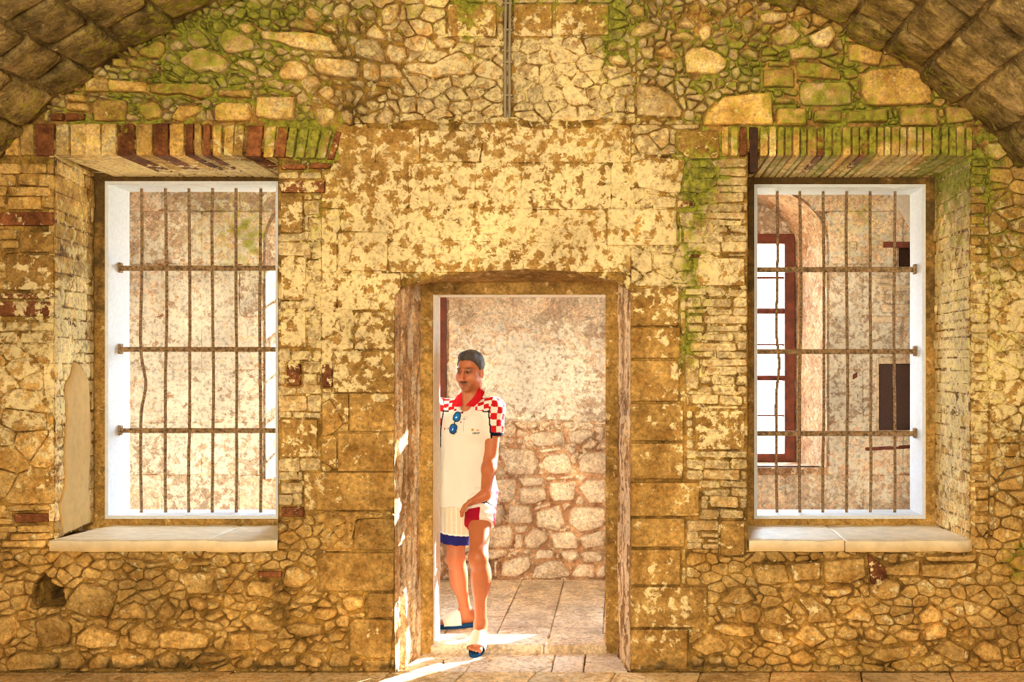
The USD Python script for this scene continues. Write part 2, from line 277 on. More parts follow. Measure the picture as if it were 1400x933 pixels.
H('rubble', 830, 0, 5.588, (155,70,210,30,290,70,290,130,200,130), (300,20,350,0,390,80,365,135,320,80), (410,110,450,55,500,90,490,150,420,150), (535,170,600,110,680,200,660,220,540,215), (850,150,940,125,960,200,870,210), (780,50,880,10,925,60,900,110,830,90),
  (1140,70,1190,15,1255,25,1250,75,1180,85), (1165,120,1230,95,1380,100,1370,150,1270,180,1180,170), (1030,170,1090,140,1130,180,1110,240,1060,265), (690,240,760,190,800,220,790,290,730,320), (490,280,590,245,690,290,620,320,510,310), (1090,290,1150,240,1240,290,1200,330),
  (0,330,100,310,160,340,150,390,0,390), (0,440,100,410,170,480,140,515,20,490), (590,420,640,370,740,365,850,410,920,470,910,520,830,570,600,560), (1010,410,1060,375,1160,410,1150,470,1080,460), (650,630,780,630,790,670,760,710), (215,660,380,660,500,740,580,860,560,900,230,890), (170,230,280,160,390,200,400,240,280,280,180,280))
H('ochre', 830, 0, 5.588, (620,50,690,20,730,50,700,110,640,110), (680,130,760,85,830,140,740,170), (990,50,1080,10,1115,70,1010,140), (920,270,980,225,1045,270,1000,310), (360,415,450,350,540,420,520,455), (285,480,410,460,400,515,300,500), (1190,540,1430,525,1435,670,1190,665))
H('ochre', 0, 0, 1, (960,172,962,158,990,132,1055,127,1057,172))
H('ochre', 1050, 0, 4, (445,240,500,240,625,290,605,365,445,330), (150,340,290,350,400,400,400,440,160,420), (500,420,550,385,780,372,840,410,895,510,890,570,600,585,540,580,505,510), (40,595,210,595,215,690,45,690), (250,605,400,605,400,675,250,670), (425,610,650,600,650,670,430,670), (710,590,920,590,930,690,720,690), (960,580,1090,590,1130,660,980,680), (30,540,150,540,150,570,30,570), (0,340,125,340,120,365,0,365))
H('rubble', 1050, 0, 4, (170,455,430,450,460,490,455,570,390,580,190,580,170,540), (220,200,340,135,375,190,330,260,250,260), (115,265,210,250,285,290,270,325,130,320), (10,195,120,130,185,190,140,240,50,250), (160,110,190,95,230,140,215,165), (1190,790,1290,780,1330,830,1260,880,1200,860), (365,220,405,205,405,280,370,270))
H('ochre', 0, 0, 4.375, (365,480,490,480,485,550,380,545), (400,565,520,570,520,615,400,610), (410,620,540,620,530,670,400,665), (505,465,650,465,655,550,510,550), (660,485,880,490,880,552,660,552), (670,350,755,345,755,400,680,400), (765,345,890,370,860,410,770,395))
H('brick', 0, 0, 4.375, (300,680,380,675,380,725,300,720), (385,670,510,680,500,720,390,725))
# lower left
H('ochre', 150, 766, 5.588, (545,90,790,85,800,150,790,255,610,260,590,190,540,150), (1045,200,1090,155,1250,170,1255,260,1220,290,1060,270), (600,300,680,285,740,330,730,380,690,395,610,350), (745,300,860,325,840,360,750,390), (700,430,830,390,885,420,800,470),
  (380,560,480,530,720,560,760,620,740,670,560,680,390,660), (1010,450,1090,400,1200,430,1300,520,1250,550,1080,540), (920,560,1080,550,1085,690,930,700), (1110,650,1180,615,1290,650,1200,715), (645,780,720,715,890,725,900,760,700,805), (365,740,470,700,545,760,520,830,400,825),
  (20,720,140,690,280,740,290,800,160,830,30,810), (970,790,1080,730,1110,800,1060,830,985,825), (1140,770,1230,725,1280,800,1150,815), (370,400,440,310,500,380,500,420,420,485,375,470), (90,370,200,310,275,380,270,450,100,440), (795,620,870,580,885,620,860,690,805,670),
  (150,540,250,470,320,540,280,650,160,620), (1260,400,1320,380,1330,450,1280,465), (1155,330,1260,310,1260,370,1160,365), (570,770,600,740,625,810,590,835), (275,15,440,10,445,45,300,60), (600,10,770,0,760,40,620,45))
H('ochre', 370, 766, 5.588, (90,170,130,60,220,40,330,130,270,190,210,225,110,205), (40,280,90,240,155,270,150,330,90,350,45,310), (185,300,270,255,380,290,350,330,200,325), (440,280,480,245,525,300,490,345), (545,300,620,270,720,280,720,360,600,395,560,350), (135,400,200,375,275,400,230,450,150,430),
  (315,420,360,370,510,375,500,430,420,460,340,450), (115,500,200,470,400,500,390,560,250,590,140,550), (440,580,490,535,570,560,560,610,460,625), (160,690,220,600,285,640,270,710,190,710), (300,670,350,620,450,660,440,705,310,690), (60,750,110,715,200,730,200,800,90,830), (205,770,300,710,400,750,390,820,280,800),
  (440,790,470,700,570,690,620,740,600,820,470,825), (625,760,680,755,710,800,640,820), (30,390,100,370,100,450,50,470))
H('ochre', 0, 680, 3.6875, (360,490,420,430,520,450,590,500,555,600,440,600,340,560), (400,690,470,640,600,690,590,750,470,760,390,740), (190,620,300,590,360,650,350,740,230,760,195,700), (0,600,80,600,75,700,30,750,0,750), (40,820,110,775,290,790,295,860,60,870), (310,800,390,775,435,830,400,870,320,860), (445,830,500,790,555,800,550,860,460,870), (15,380,110,345,150,365,80,400))
H('brick', 0, 680, 3.6875, (65,95,240,92,240,125,80,128))
# lower right
H('ochre', 1040, 730, 4.596, (-60,190,150,185,180,300,60,320,-20,310), (180,190,380,170,375,290,200,300), (385,170,650,150,660,270,560,310,400,305), (780,210,1000,160,1000,265,790,260), (690,320,790,280,880,310,860,400,760,420,690,370), (380,350,570,330,580,370,480,400,400,390), (110,360,220,350,240,380,150,430),
  (20,490,130,455,220,540,150,580,40,560), (220,400,320,390,360,420,430,470,450,550,290,560,300,490), (500,530,620,460,700,510,680,550,560,540), (0,600,100,590,170,670,120,690,0,660), (210,650,270,570,340,575,420,655,320,720), (470,620,520,570,600,600,620,650,560,675,480,650), (650,620,690,590,790,640,740,680,660,660),
  (840,640,900,600,1000,610,990,670,900,680), (175,770,270,730,360,790,260,830,190,810), (460,730,580,700,620,750,540,780), (680,780,740,725,930,700,940,770,780,810), (940,710,1020,690,1060,740,970,790), (150,610,210,600,215,640,160,645))
H('ochre', 1240, 730, 4.594, (90,190,440,180,430,240,300,280,90,265), (110,140,450,130,440,175,120,170), (150,720,260,660,400,740,380,810,280,800), (410,740,480,670,580,700,600,790,480,800), (350,680,400,645,435,665,390,715), (270,630,390,580,390,640,340,660), (100,620,180,560,260,590,250,650,110,670), (440,600,560,590,570,660,480,660), (640,730,690,690,705,770,650,780), (70,520,150,440,215,490,210,550,90,570), (10,750,70,680,140,730,100,780,20,780))
H('ochre', 820, 766, 5.588, (890,350,1040,355,1050,430,940,460), (1060,360,1220,350,1245,420,1190,490,1080,460), (850,510,930,480,1180,510,1190,580,1090,590,930,560), (690,660,850,550,970,620,970,690,800,720), (1200,510,1400,540,1400,640,1240,610), (1030,620,1080,605,1165,660,1100,690), (690,770,720,720,800,750,790,810,700,820), (910,320,1010,220,1110,200,1190,300,1080,340), (820,740,930,730,940,800,830,800))
# ashlar, in picture pixels
R = lambda x0, y0, x1, y1: (x0, y0, x1, y0, x1, y1, x0, y1)
H('block', 0, 0, 1, R(503,811,539,845), (479,852,486,846,538,848,535,900,506,900,479,892), R(499,903,532,918), R(437,756,539,808), (485,716,492,710,539,709,539,752,484,752), R(416,646,545,698), R(462,592,539,645), R(478,538,540,590), R(455,480,540,537), R(485,427,540,478), R(462,374,548,424), R(462,318,530,371), R(384,268,414,318), R(384,352,418,410), R(384,428,418,475), R(384,574,434,625),
  R(862,394,928,446), R(862,448,930,490), R(862,493,928,549), R(862,552,934,603), R(862,606,934,655), R(862,660,956,706), R(862,709,936,748), R(862,752,930,800), R(862,803,966,858), R(862,861,940,916), R(830,286,926,336), (574,178,640,180,660,196,655,222,575,220), (925,184,932,179,982,179,984,217,944,218,926,205), (864,224,893,214,937,219,930,264,916,264,873,256),
  R(612,6,678,50), R(702,6,755,50), R(760,6,832,48), R(27,317,74,345), R(10,349,74,397), R(954,353,1018,391), R(950,562,1018,615), R(985,712,1018,760), (60,500,120,501,120,542,62,545))
H('rubble', 0, 0, 1, (935,490,940,484,957,492,955,535,936,530), R(957,735,984,728))
H('brick', 0, 0, 1, R(0,290,74,309), R(0,412,74,433), R(0,401,74,409), R(385,693,416,707), R(352,781,386,790), R(384,247,444,264), R(384,225,419,232), R(422,223,452,231), R(392,497,412,528), R(440,497,455,530), R(936,395,966,404), R(940,347,970,353), R(926,274,950,284), R(20,702,66,714), (1190,800,1214,800,1210,775,1186,757))

# ---------------------------------------------------------------- front wall: openings, zones, stones
ARCHC, ARCHR, ARCHZ = -0.67, 4.10, 0.03                                    # vault axis, radius
archpx = lambda dr: shapely.Point(PX(ARCHC), PY(ARCHZ)).buffer((ARCHR + dr) * 240, quad_segs=64)
door_top = [(540, 402), (552, 392), (600, 379), (660, 371), (720, 368), (780, 371), (840, 384), (862, 398)]
arch_y = lambda x: np.interp(x, [p[0] for p in door_top], [p[1] for p in door_top])
OPEN_L, OPEN_R = sbox(75, 207, 380, 751), sbox(1022, 207, 1326, 751)
OPEN_D = Polygon([(540, 960)] + door_top + [(862, 960)])
openings = unary_union([OPEN_L, OPEN_R, OPEN_D])
hole_px = Polygon([(47, 829), (50, 800), (60, 788), (70, 799), (87, 811), (84, 828), (62, 827)])
wall_px = sbox(-260, -70, 1650, 919).intersection(archpx(.04)).difference(openings)
BR_L = [(8,26,0,'o'),(28,47,0,'o'),(49,74,0,'r'),(77,95,0,'w'),(97,119,0,'w'),(119,139,0,'w'),(140,160,0,'w'),(161,184,0,'r'),(187,209,0,'o'),(210,231,0,'r'),(232,252,0,'o'),(254,265,0,'r'),(267,277,0,'o'),(278,288,0,'r'),(291,303,1,'g'),(306,319,2,'g'),(320,333,3,'g'),(336,357,3,'r'),(360,374,4,'g'),(376,390,5,'r'),(391,402,6,'g'),(404,416,7,'g'),(418,431,9,'g'),(433,445,10,'g'),(447,456,12,'r')]
xs = [985, 998, 1010]; BR_R = [(a + .8, a + 11, 0, 'ogr'[i % 3]) for i, a in enumerate(xs)]
rr = np.random.default_rng(5); x = 1038.0
while x < 1322:
    w = rr.uniform(9, 13.5); BR_R.append((x + .7, x + w - .7, 0, 'gogoggrowg'[int(rr.integers(10))])); x += w
ax0 = lambda a, b, s: Polygon([(a, 213 + s * .5), (b, 213 + s * .5), (b + s, 169 + s * .9), (a + s, 169 + s * .9)])
arch_bricks = [(ax0(a, b, s), c, a) for a, b, s, c in BR_L] + [(Polygon([(a, 214), (b, 214), (b, 173), (a, 173)]), c, a) for a, b, s, c in BR_R]
bricks_area = unary_union([sbox(0, 167, 462, 222), sbox(983, 172, 1330, 215)])
hand_all = [g for k in HAND for g in HAND[k]]
taken = unary_union([g.buffer(1.6) for g in hand_all] + [bricks_area.buffer(1), hole_px.buffer(3), sbox(689, -70, 701, 160)])
free = wall_px.difference(taken)
rng = np.random.default_rng(11)
auto = []
def zone(kind, x0, y0, x1, y1, gen, gap, rnd, amin, p, rough, flat=False, dirty=None):
    for g in fill(free.intersection(sbox(x0, y0, x1, y1)), gen, rng, gap, rnd, amin): auto.append((g, kind, p, rough, flat))
V_ = lambda x0, y0, x1, y1, sx, sy: (x0, y0, x1, y1, vor(x0, x1, y0, y1, sx, sy, rng))
C_ = lambda x0, y0, x1, y1, h, l: (x0, y0, x1, y1, courses(x0, x1, y0, y1, h, l, rng))
zone('rubble', *V_(60, -70, 470, 168, 15, 11), .8, 1.5, 22, (.012, .03), .009)
zone('rubble', *V_(470, -70, 870, 170, 27, 18), .8, 2, 30, (.004, .014), .006)
zone('rubble', *V_(870, -70, 1040, 172, 15, 12), .8, 1.5, 22, (.012, .03), .009)
zone('ochre', *V_(1040, -70, 1480, 172, 24, 14), .8, 1.5, 22, (.010, .024), .006)
zone('ochre', *C_(-260, 222, 75, 470, (11, 18), (26, 70)), .9, 1.5, 30, (.006, .022), .006)
zone('ochre', *V_(-260, 470, 75, 690, 44, 27), .8, 2, 30, (.004, .012), .008)
zone('ochre', *C_(-260, 690, 72, 750, (8, 13), (30, 70)), .9, 1.5, 24, (.006, .02), .006)
zone('rubble', *C_(380, 222, 440, 700, (11, 24), (24, 50)), .8, 1.5, 24, (.002, .010), .006)
zone('block', *C_(440, 170, 862, 372, (40, 66), (60, 140)), .05, 4, 40, (.001, .0016), .006, True)
zone('block', *V_(440, 372, 548, 756, 44, 34), .4, 2, 40, (.001, .007), .008)
zone('rubble', *V_(862, 170, 985, 395, 26, 17), .8, 1.6, 24, (.003, .014), .006)
zone('block', *V_(862, 395, 938, 919, 26, 22), .8, 1.6, 24, (.001, .007), .008)
zone('rubble', *C_(938, 215, 1022, 560, (9, 15), (28, 70)), .9, 1.2, 20, (.006, .02), .006)
zone('rubble', *C_(938, 560, 1022, 752, (10, 17), (24, 60)), .9, 1.2, 20, (.004, .018), .006)
zone('ochre', *C_(1326, 215, 1352, 700, (10, 16), (26, 60)), .9, 1.2, 20, (.004, .018), .006)
zone('ochre', *V_(1352, 172, 1650, 752, 26, 17), .9, 1.6, 24, (.004, .018), .008)
zone('ochre', *V_(1326, 700, 1352, 752, 20, 14), .9, 1.6, 20, (.004, .018), .008)
zone('ochre', *V_(-260, 750, 548, 919, 19, 13), .7, 1.8, 24, (.006, .022), .010)
zone('ochre', *V_(380, 700, 548, 752, 17, 12), .8, 1.5, 20, (.008, .026), .006)
zone('ochre', *V_(938, 751, 1650, 919, 22, 14), .6, 1.8, 24, (.003, .018), .010)

wall = xf('wall_front', 'weathered stone and brick partition wall with moss, two barred windows and a doorway', kind='structure')
W3 = lambda u, v, h: np.c_[X(u * 1.0), -np.asarray(h), Z(v * 1.0)]                  # (pixel u, v) -> wall
def wall_stone(g, p, bury, edge, rough, flat, step=4.2, jit=.5, mapf=None):
    pts = outline(g, step, jit, rng)
    m = pts / 240.0
    f = mapf or (lambda u, v, h: W3(u * 240, v * 240, h))
    t = stone(m, f, p, bury, edge, rough, rng, flat, tilt=.25 if not flat else .1)
    t.invert() if mapf is None else None
    return t
items = []
mats = {'rubble': m_rubble, 'ochre': m_ochre, 'block': m_block, 'brick': m_brick}
for k in HAND:
    for g in HAND[k]:
        g = g.intersection(wall_px)
        for g in pieces(g, 10):
            if k == 'block': q = g.buffer(-.2); items.append((g.area + 300, q, k, rng.uniform(.004, .012), .008, .003, True))
            elif k == 'brick': items.append((g.area + 300, g.buffer(-.4), k, rng.uniform(.006, .016), .006, .003, True))
            else: items.append((g.area + 200, g.buffer(-1.2).buffer(.9, quad_segs=2), k, rng.uniform(.020, .040), .012, .008, g.area > 1200))
for g, k, p, rough, flat in auto: items.append((g.area, g, k, rng.uniform(*p), .008, rough, flat))
items = [it for it in items if not it[1].is_empty]
items = [(a, max(pieces(g, 1), key=lambda q: q.area), *r) for a, g, *r in items if pieces(g, 1)]
items.sort(key=lambda t: -t[0] + 1e5 * (not -10 < t[1].centroid.x < 1410))
single, rest = {'stone': 0, 'brick': 0}, []
for a, g, k, p, edge, rough, flat in items:
    t = wall_stone(g, p, .03, edge, rough, flat, jit=.25 if k in ('block', 'brick') else .5)
    nm = 'brick' if k == 'brick' else 'stone'
    if single[nm] < 296: single[nm] += 1; M(nm, t, mats[k], wall, 45, lambda v: np.clip(wallpaint(v) - [0, .16, 0], 0, 1))
    else: rest.append((k, t))
for k, mt in (('rubble', m_small), ('ochre', m_small2)):
    M('small_stones', cat_([t for kk, t in rest if (kk == 'rubble') == (k == 'rubble')]), mt, wall, 40, lambda v: np.clip(wallpaint(v) - [0, .02, 0], 0, 1), kind='stuff', label='small rubble stones bedded in mortar')
print('stones', single, 'rest', len(rest))
# brick flat arches; each brick runs back to the window frame
for g, c, a0 in arch_bricks:
    pts = outline(g, 4.0, .25, rng); deep = (75 < a0 < 378) or (1022 < a0 < 1322)
    t = wall_stone(g.buffer(-.3), rng.uniform(.004, .02), .63 if deep else .03, .006, .003, True, jit=.3)
    M('brick', t, {'r': m_brick, 'o': m_ochre, 'g': m_ochre, 'w': m_rubble}[c], wall, 45, lambda v, c=c: np.clip(wallpaint(v) + [.12 if c in 'gw' else -.1, .08 if c == 'g' else -.15, 0] + np.where(v[:, 1:2] > .04, [[.5, -.1, .1]], 0), 0, 1))
t = wall_stone(Polygon([(1024.5, 174), (1036, 174), (1036, 236), (1025, 236)]), .006, .05, .004, .002, True); M('iron_strip', t, m_lathe, wall, 45, label='dark rusty strip beside the brick arch')
# mortar face with relief, cut around the openings
gx = np.unique(np.round(np.concatenate([np.arange(-260, 1651, 3.0), [75, 380, 540, 862, 1022, 1326]]), 2)); gy = np.unique(np.concatenate([np.arange(-70, 919, 3.0), [207, 751, 919]]))
UX, UY = np.meshgrid(gx, gy)
inx = (UX > 541) & (UX < 861); ay = arch_y(UX); UY = np.where(inx & (np.abs(UY - ay) < 1.6), ay, UY)
prow = np.clip(field(WASHMAP, UX, UY, 0) * 2.2, 0, 1)
P3 = np.stack([X(UX), np.zeros_like(UX), Z(UY)], -1)
low = np.clip((UY - 735) / 20, 0, 1) * .5; prow = np.maximum(prow, low); hm = -.020 + .021 * prow + (fbm(P3 * [9, 1, 9], 4, 3) - .5) * (.030 - .014 * prow) + (fbm(P3 * [40, 1, 40], 3, 8) - .5) * .012
hm += .028 * np.clip(1 - np.abs(UY - 167 - 4 * np.sin(UX / 37)) / 9, 0, 1) * ((UX > 500) & (UX < 930)) * (.4 + fbm(P3 * 14, 3, 5))      # ledge of broken render
hd = shapely.distance(shapely.points(UX, UY), hole_px); ins = shapely.contains_xy(hole_px.buffer(2), UX, UY)
hm -= np.where(ins, .30, 0)
edge = shapely.distance(shapely.points(UX, UY), openings.boundary); hm = np.where(edge < 4, hm * (edge / 4) - .002, hm)
V, Q = grid_mesh(np.stack([X(UX), -hm, Z(UY)], -1))
cx, cy = UX.ravel()[Q].mean(1), UY.ravel()[Q].mean(1)
Q = Q[~(shapely.contains_xy(openings, cx, cy))]
M('mortar', (V, Q[:, ::-1]), m_mortar, wall, True, lambda v: wallpaint(v) + [-.06, .10, .0])
# the masonry body behind the face, with the embrasures
def slab(polys_holes, y0, y1, outer):
    g = outer.difference(unary_union(polys_holes)); m = cat_([trimesh.creation.extrude_polygon(p, y1 - y0, engine='earcut') for p in pieces(g, 1e-4)])
    m.apply_transform(np.array([[1, 0, 0, 0], [0, 0, 1, y0], [0, 1, 0, 0], [0, 0, 0, 1.]])); m.invert(); return m
NL, NR = sbox(-3.42, .70, -1.955, 2.962), sbox(.717, .70, 2.0, 2.962)
outer = sbox(-5.2, -.3, 4.8, 4.7)
M('core', slab([NL, NR, sbox(-1.29, -.4, .05, 2.30)], .02, .59, outer.difference(sbox(-3.36, .36, -3.17, .55))), m_mortar, wall, False, flat_paint(.3, 0, .1))
M('core', slab([NL, NR, sbox(-1.55, -.4, .30, 2.45)], .59, .90, outer), m_lime, wall)
M('core', box(-3.6, -3.2, .10, .5, .2, .75), m_mortar, wall, False, flat_paint(.2, 0, .9)) if False else None
# ---------------------------------------------------------------- windows in the front wall
def reveal(mapf, t1, z0, z1, kind, parent, wash=.4, moss=.05, hgt=(10, 16), ln=(40, 90), patch=None):
    """coursed stones on the side of an embrasure; t runs from the room to the frame"""
    region = sbox(0, 0, t1 * 240, (z1 - z0) * 240)
    if patch is not None: region = region.difference(patch.buffer(1))
    out = []
    for g in fill(region, courses(0, t1 * 240, 0, (z1 - z0) * 240, hgt, ln, rng), rng, .8, 1.4, 24):
        t = wall_stone(g, rng.uniform(.002, .011), .03, .008, .006, False, mapf=lambda u, v, h: mapf(u, v + z0, h))
        out.append(M('stone', t, m_rubble if rng.random() < .5 else m_ochre, parent, 45, lambda v: np.clip(wallpaint(v) + [wash - .4, moss, 0], 0, 1)))
    a, b = np.meshgrid(np.linspace(-.004, t1, 30), np.linspace(z0, z1, 90))
    hh = (fbm(np.stack([a * 12, b * 12, a * 0], -1), 4, 9) - .5) * .014
    V, Q = grid_mesh(mapf(a.ravel(), b.ravel(), hh.ravel()).reshape(*a.shape, 3))
    M('mortar', (V, Q), m_mortar, parent, True, flat_paint(wash, moss, .1))
dl = np.array([-.11, .62]); dl /= np.linalg.norm(dl)
left_rev = lambda t, z, h: np.c_[-3.232 + dl[0] * t + dl[1] * np.asarray(h), dl[1] * t - dl[0] * np.asarray(h), z]
right_rev = lambda t, z, h: np.c_[1.985 - np.asarray(h) + 0 * t, np.asarray(t), z]
def flip(t): t.invert(); return t
smooth_patch = Polygon([(t * 240, (z - .75) * 240) for t, z in ((.10, .0 + .76), (.06, .95), (.16, 1.05), (.12, 1.2), (.18, 1.45), (.14, 1.6), (.30, 1.78), (.5, 1.66), (.56, 1.3), (.5, 1.0), (.55, .76))])
def window(n, ox0, ox1, oz0, oz1, rx0, rx1, lab, bars_px, hz_px, bend):
    w = xf(f'window_{n}', lab, kind='structure'); counts[('/World', f'window_{n}')] = 1
    # plaster surround ring
    ring = slab([sbox(ox0 - .02, oz0 - .02, ox1 + .02, oz1 + .02)], .635, .902, sbox(rx0, .66, rx1, 2.99))
    M('window_surround', ring, m_plaster, w, False, lambda v: np.c_[np.full(len(v), .3), np.full(len(v), .02), np.where(v[:, 2] > 2.85, .75, .3)], label='flaking ochre plaster surround')  # top strip of the surround painted darker
    # rough fillet round the embrasure's back edge
    for s, xx in ((1, ox0), (-1, ox1)):
        pass
    lin = [box(ox0 - .02, ox0, .632, .904, oz0 - .02, oz1 + .02), box(ox1, ox1 + .02, .632, .904, oz0 - .02, oz1 + .02), box(ox0, ox1, .632, .904, oz0 - .02, oz0), box(ox0, ox1, .632, .904, oz1, oz1 + .02)]
    for l in lin: M('jamb_lining', l, m_white, w, label='white painted lining' if l is lin[0] else None)
    yb = .775; D = CAM_D + yb
    for i, p in enumerate(bars_px):
        z = np.linspace(oz0 - .004, oz1 + .004, 40); x = np.full(40, float(X(p, D)))
        x += .004 * np.sin(z * 3 + i) + (fbm(np.c_[z * 3, z * 0 + i, z * 0], 2, i) - .5) * .008
        if i == bend[0]: x += bend[1] * np.exp(-((z - bend[2]) / .13) ** 2)
        M('vertical_bar', tube(np.c_[x, np.full(40, yb), z], .0095 + .0012 * (noise(np.c_[z * 30, z * 0, z * 0 + i]) - .5), 10), m_iron, w, True)
    for i, p in enumerate(hz_px):
        z0 = float(Z(p, D)); e0, e1 = (ox0 + .0, ox1 + .0)
        x = np.linspace(e0 - .004, e1 + .004, 30)
        b = bbox(e0 - .004, e1 + .004, yb - .018, yb + .012, z0 - .016, z0 + .016, .005)
        hb = M('horizontal_bar', b, m_iron, w, 30)
        xe = e0 if n == 1 else e1; s = 1 if n == 1 else -1
        M('cleat', bbox(min(xe, xe + s * .016), max(xe, xe + s * .016), yb - .026, yb + .02, z0 - .03, z0 + .036, .005), m_iron, hb, 30)
    return w
w1 = window(1, -3.256, -2.195, .789, 2.891, -3.42, -1.92, 'left barred window in the stone wall, tall opening with a white painted reveal and six upright bars', (193, 227, 259, 291, 323, 356), (367, 478, 589), (0, .035, 1.62))
w2 = window(2, .860, 1.907, .789, 2.872, .66, 2.06, 'right barred window in the stone wall, with a wooden window showing behind its bars', (1062, 1094, 1126, 1158, 1190, 1223), (369, 481, 593), (0, .02, 1.75))
reveal(left_rev, .63, .75, 2.96, 'ochre', w1, .45, .08, (14, 28), (70, 170), smooth_patch)
pp = outline(smooth_patch, 7, .8, rng) / 240.0
M('smooth_plaster', stone(pp, lambda u, v, h: left_rev(u, v + .75, h), .014, .02, .004, .001, rng, True), m_smooth, w1, 45, label='smooth patch of tan plaster')
reveal(right_rev, .63, .74, 2.96, 'ochre', w2, .5, .06, (11, 20), (90, 170))
for v_ in (stage.GetPrimAtPath(w2).GetChildren()): pass
# niche ceilings above the bricks, and left cheek of the right niche
for a, b, w in ((-3.4, -1.9, w1), (.70, 2.02, w2)): M('lintel_bed', box(a, b, .0, .64, 2.975, 3.03), m_mortar, w, False, flat_paint(.3, .1, .3))
M('window_cheek', grid_mesh(np.stack(np.broadcast_arrays(.715 + (fbm(np.stack(list(np.meshgrid(np.linspace(0, 6, 30), np.linspace(0, 20, 60))) + [np.zeros((60, 30))], -1), 3, 2) - .5) * .01, np.linspace(-.004, .64, 30)[None], np.linspace(.70, 2.97, 60)[:, None]), -1)), m_plaster, w2, True, flat_paint(.3, .05, .2))
M('window_cheek', grid_mesh(np.stack(np.broadcast_arrays(-1.955 + (fbm(np.stack(list(np.meshgrid(np.linspace(0, 6, 30), np.linspace(0, 20, 60))) + [np.zeros((60, 30))], -1), 3, 4) - .5) * .01, np.linspace(-.004, .64, 30)[None], np.linspace(.70, 2.97, 60)[:, None]), -1)), m_plaster, w1, True, flat_paint(.3, .05, .2))
# sill slabs
def sill(xs_, y0, y1, w, lab, sk=.0):
    for i in range(len(xs_) - 1):
        a, b = xs_[i] + .002, xs_[i + 1] - .002
        g = Polygon([(a + (sk if i else 0), y0 + .01 * (i == 0)), (b + (sk if i < len(xs_) - 2 else 0), y0), (b, y1), (a, y1)])
        pts = outline(g, .05, .002, rng); fr = pts[:, 1] < y0 + .03; pts[fr, 1] += (fbm(np.c_[pts[fr, 0] * 9, pts[fr, 0] * 0, pts[fr, 0] * 0], 3, i) - .5) * .05
        t = stone(pts, lambda u, v, h: np.c_[u, v, .745 - .022 * np.clip(v / .62, 0, 1) + h], .008, .058, .02, .006, rng, True)
        M('sill_slab', t, m_sill, w, 40, lambda v: np.where(((v[:, 1] < y0 + .03) & (v[:, 2] < .742))[:, None], [[.80, .62, .36]], [[1., 1., 1.]]), label=lab if i == 0 else None)  # window light put into the colour: top pale, front edge tan
sill([-3.25, -2.40, -1.957], -.035, .64, w1, 'worn pale stone sill slab', .05)
sill([.722, 1.295, 1.995], -.04, .64, w2, 'worn pale stone sill slab', -.03)

# ---------------------------------------------------------------- doorway
door = xf('door_1', 'open doorway with eroded plaster jambs, a low arch and a raised stone threshold', kind='structure'); counts[('/World', 'door_1')] = 1
def jamb(path_xy, z0, z1, rough, mat, name, seed, paint, streak=True, lab=None, side=1):
    path_xy = np.array(path_xy, float); s = np.r_[0, np.cumsum(np.linalg.norm(np.diff(path_xy, axis=0), axis=1))]
    t = np.unique(np.r_[np.linspace(0, s[-1], max(6, int(s[-1] / .010))), s]); x, y = np.interp(t, s, path_xy[:, 0]), np.interp(t, s, path_xy[:, 1])
    z = np.arange(z0, z1 + .01, .014); tx, ty = np.gradient(x, t), np.gradient(y, t); nn = np.hypot(tx, ty); nx, ny = ty / nn * side, -tx / nn * side
    T, ZZ = np.meshgrid(t, z); q = np.stack([T * 26, ZZ * (3.2 if streak else 14), T * 0 + seed], -1)
    r = np.interp(T, np.r_[s], rough)
    d = (fbm(q, 5, seed) - .5) * 2 * r + (fbm(q * [1.5, 6, 1], 3, seed + 7) - .5) * r * .9
    Pm = np.stack([x[None] + nx[None] * d, y[None] + ny[None] * d, ZZ], -1)
    V, Q = grid_mesh(Pm); return M(name, (V, Q if side > 0 else Q[:, ::-1]), mat, door, True, paint, label=lab)
def jpaint(v):
    s = fbm(np.c_[v[:, 0] * 40, v[:, 1] * 40, v[:, 2] * 1.6], 3, 4); return np.clip(np.c_[.42 + 1.1 * (s - .5) * 1.6 + .1, 0 * s, .18 + .9 * (.5 - fbm(np.c_[v[:, 0] * 30, v[:, 1] * 30, v[:, 2] * 2.5], 3, 9))], 0, 1)
jamb([(-1.292, -.004), (-1.285, .03), (-1.262, .10), (-1.222, .30), (-1.214, .335)], -.02, 2.27, [.004, .014, .024, .022, .010], m_jamb, 'rough_jamb', 21, jpaint, lab='eroded pinkish jamb with vertical streaks')
jamb([(-1.222, .325), (-1.150, .352), (-1.144, .362)], .0, 2.26, [.003, .005, .001], m_plaster, 'door_surround', 5, flat_paint(.35, 0, .2))
jamb([(.052, -.004), (.046, .03), (.02, .10), (-.016, .30), (-.024, .335)], -.02, 2.27, [.004, .012, .020, .020, .008], m_jamb, 'rough_jamb', 33, jpaint, side=-1)
jamb([(-.014, .325), (-.092, .352), (-.0975, .362)], .0, 2.26, [.003, .005, .001], m_plaster, 'door_surround', 6, flat_paint(.35, 0, .3), side=-1)
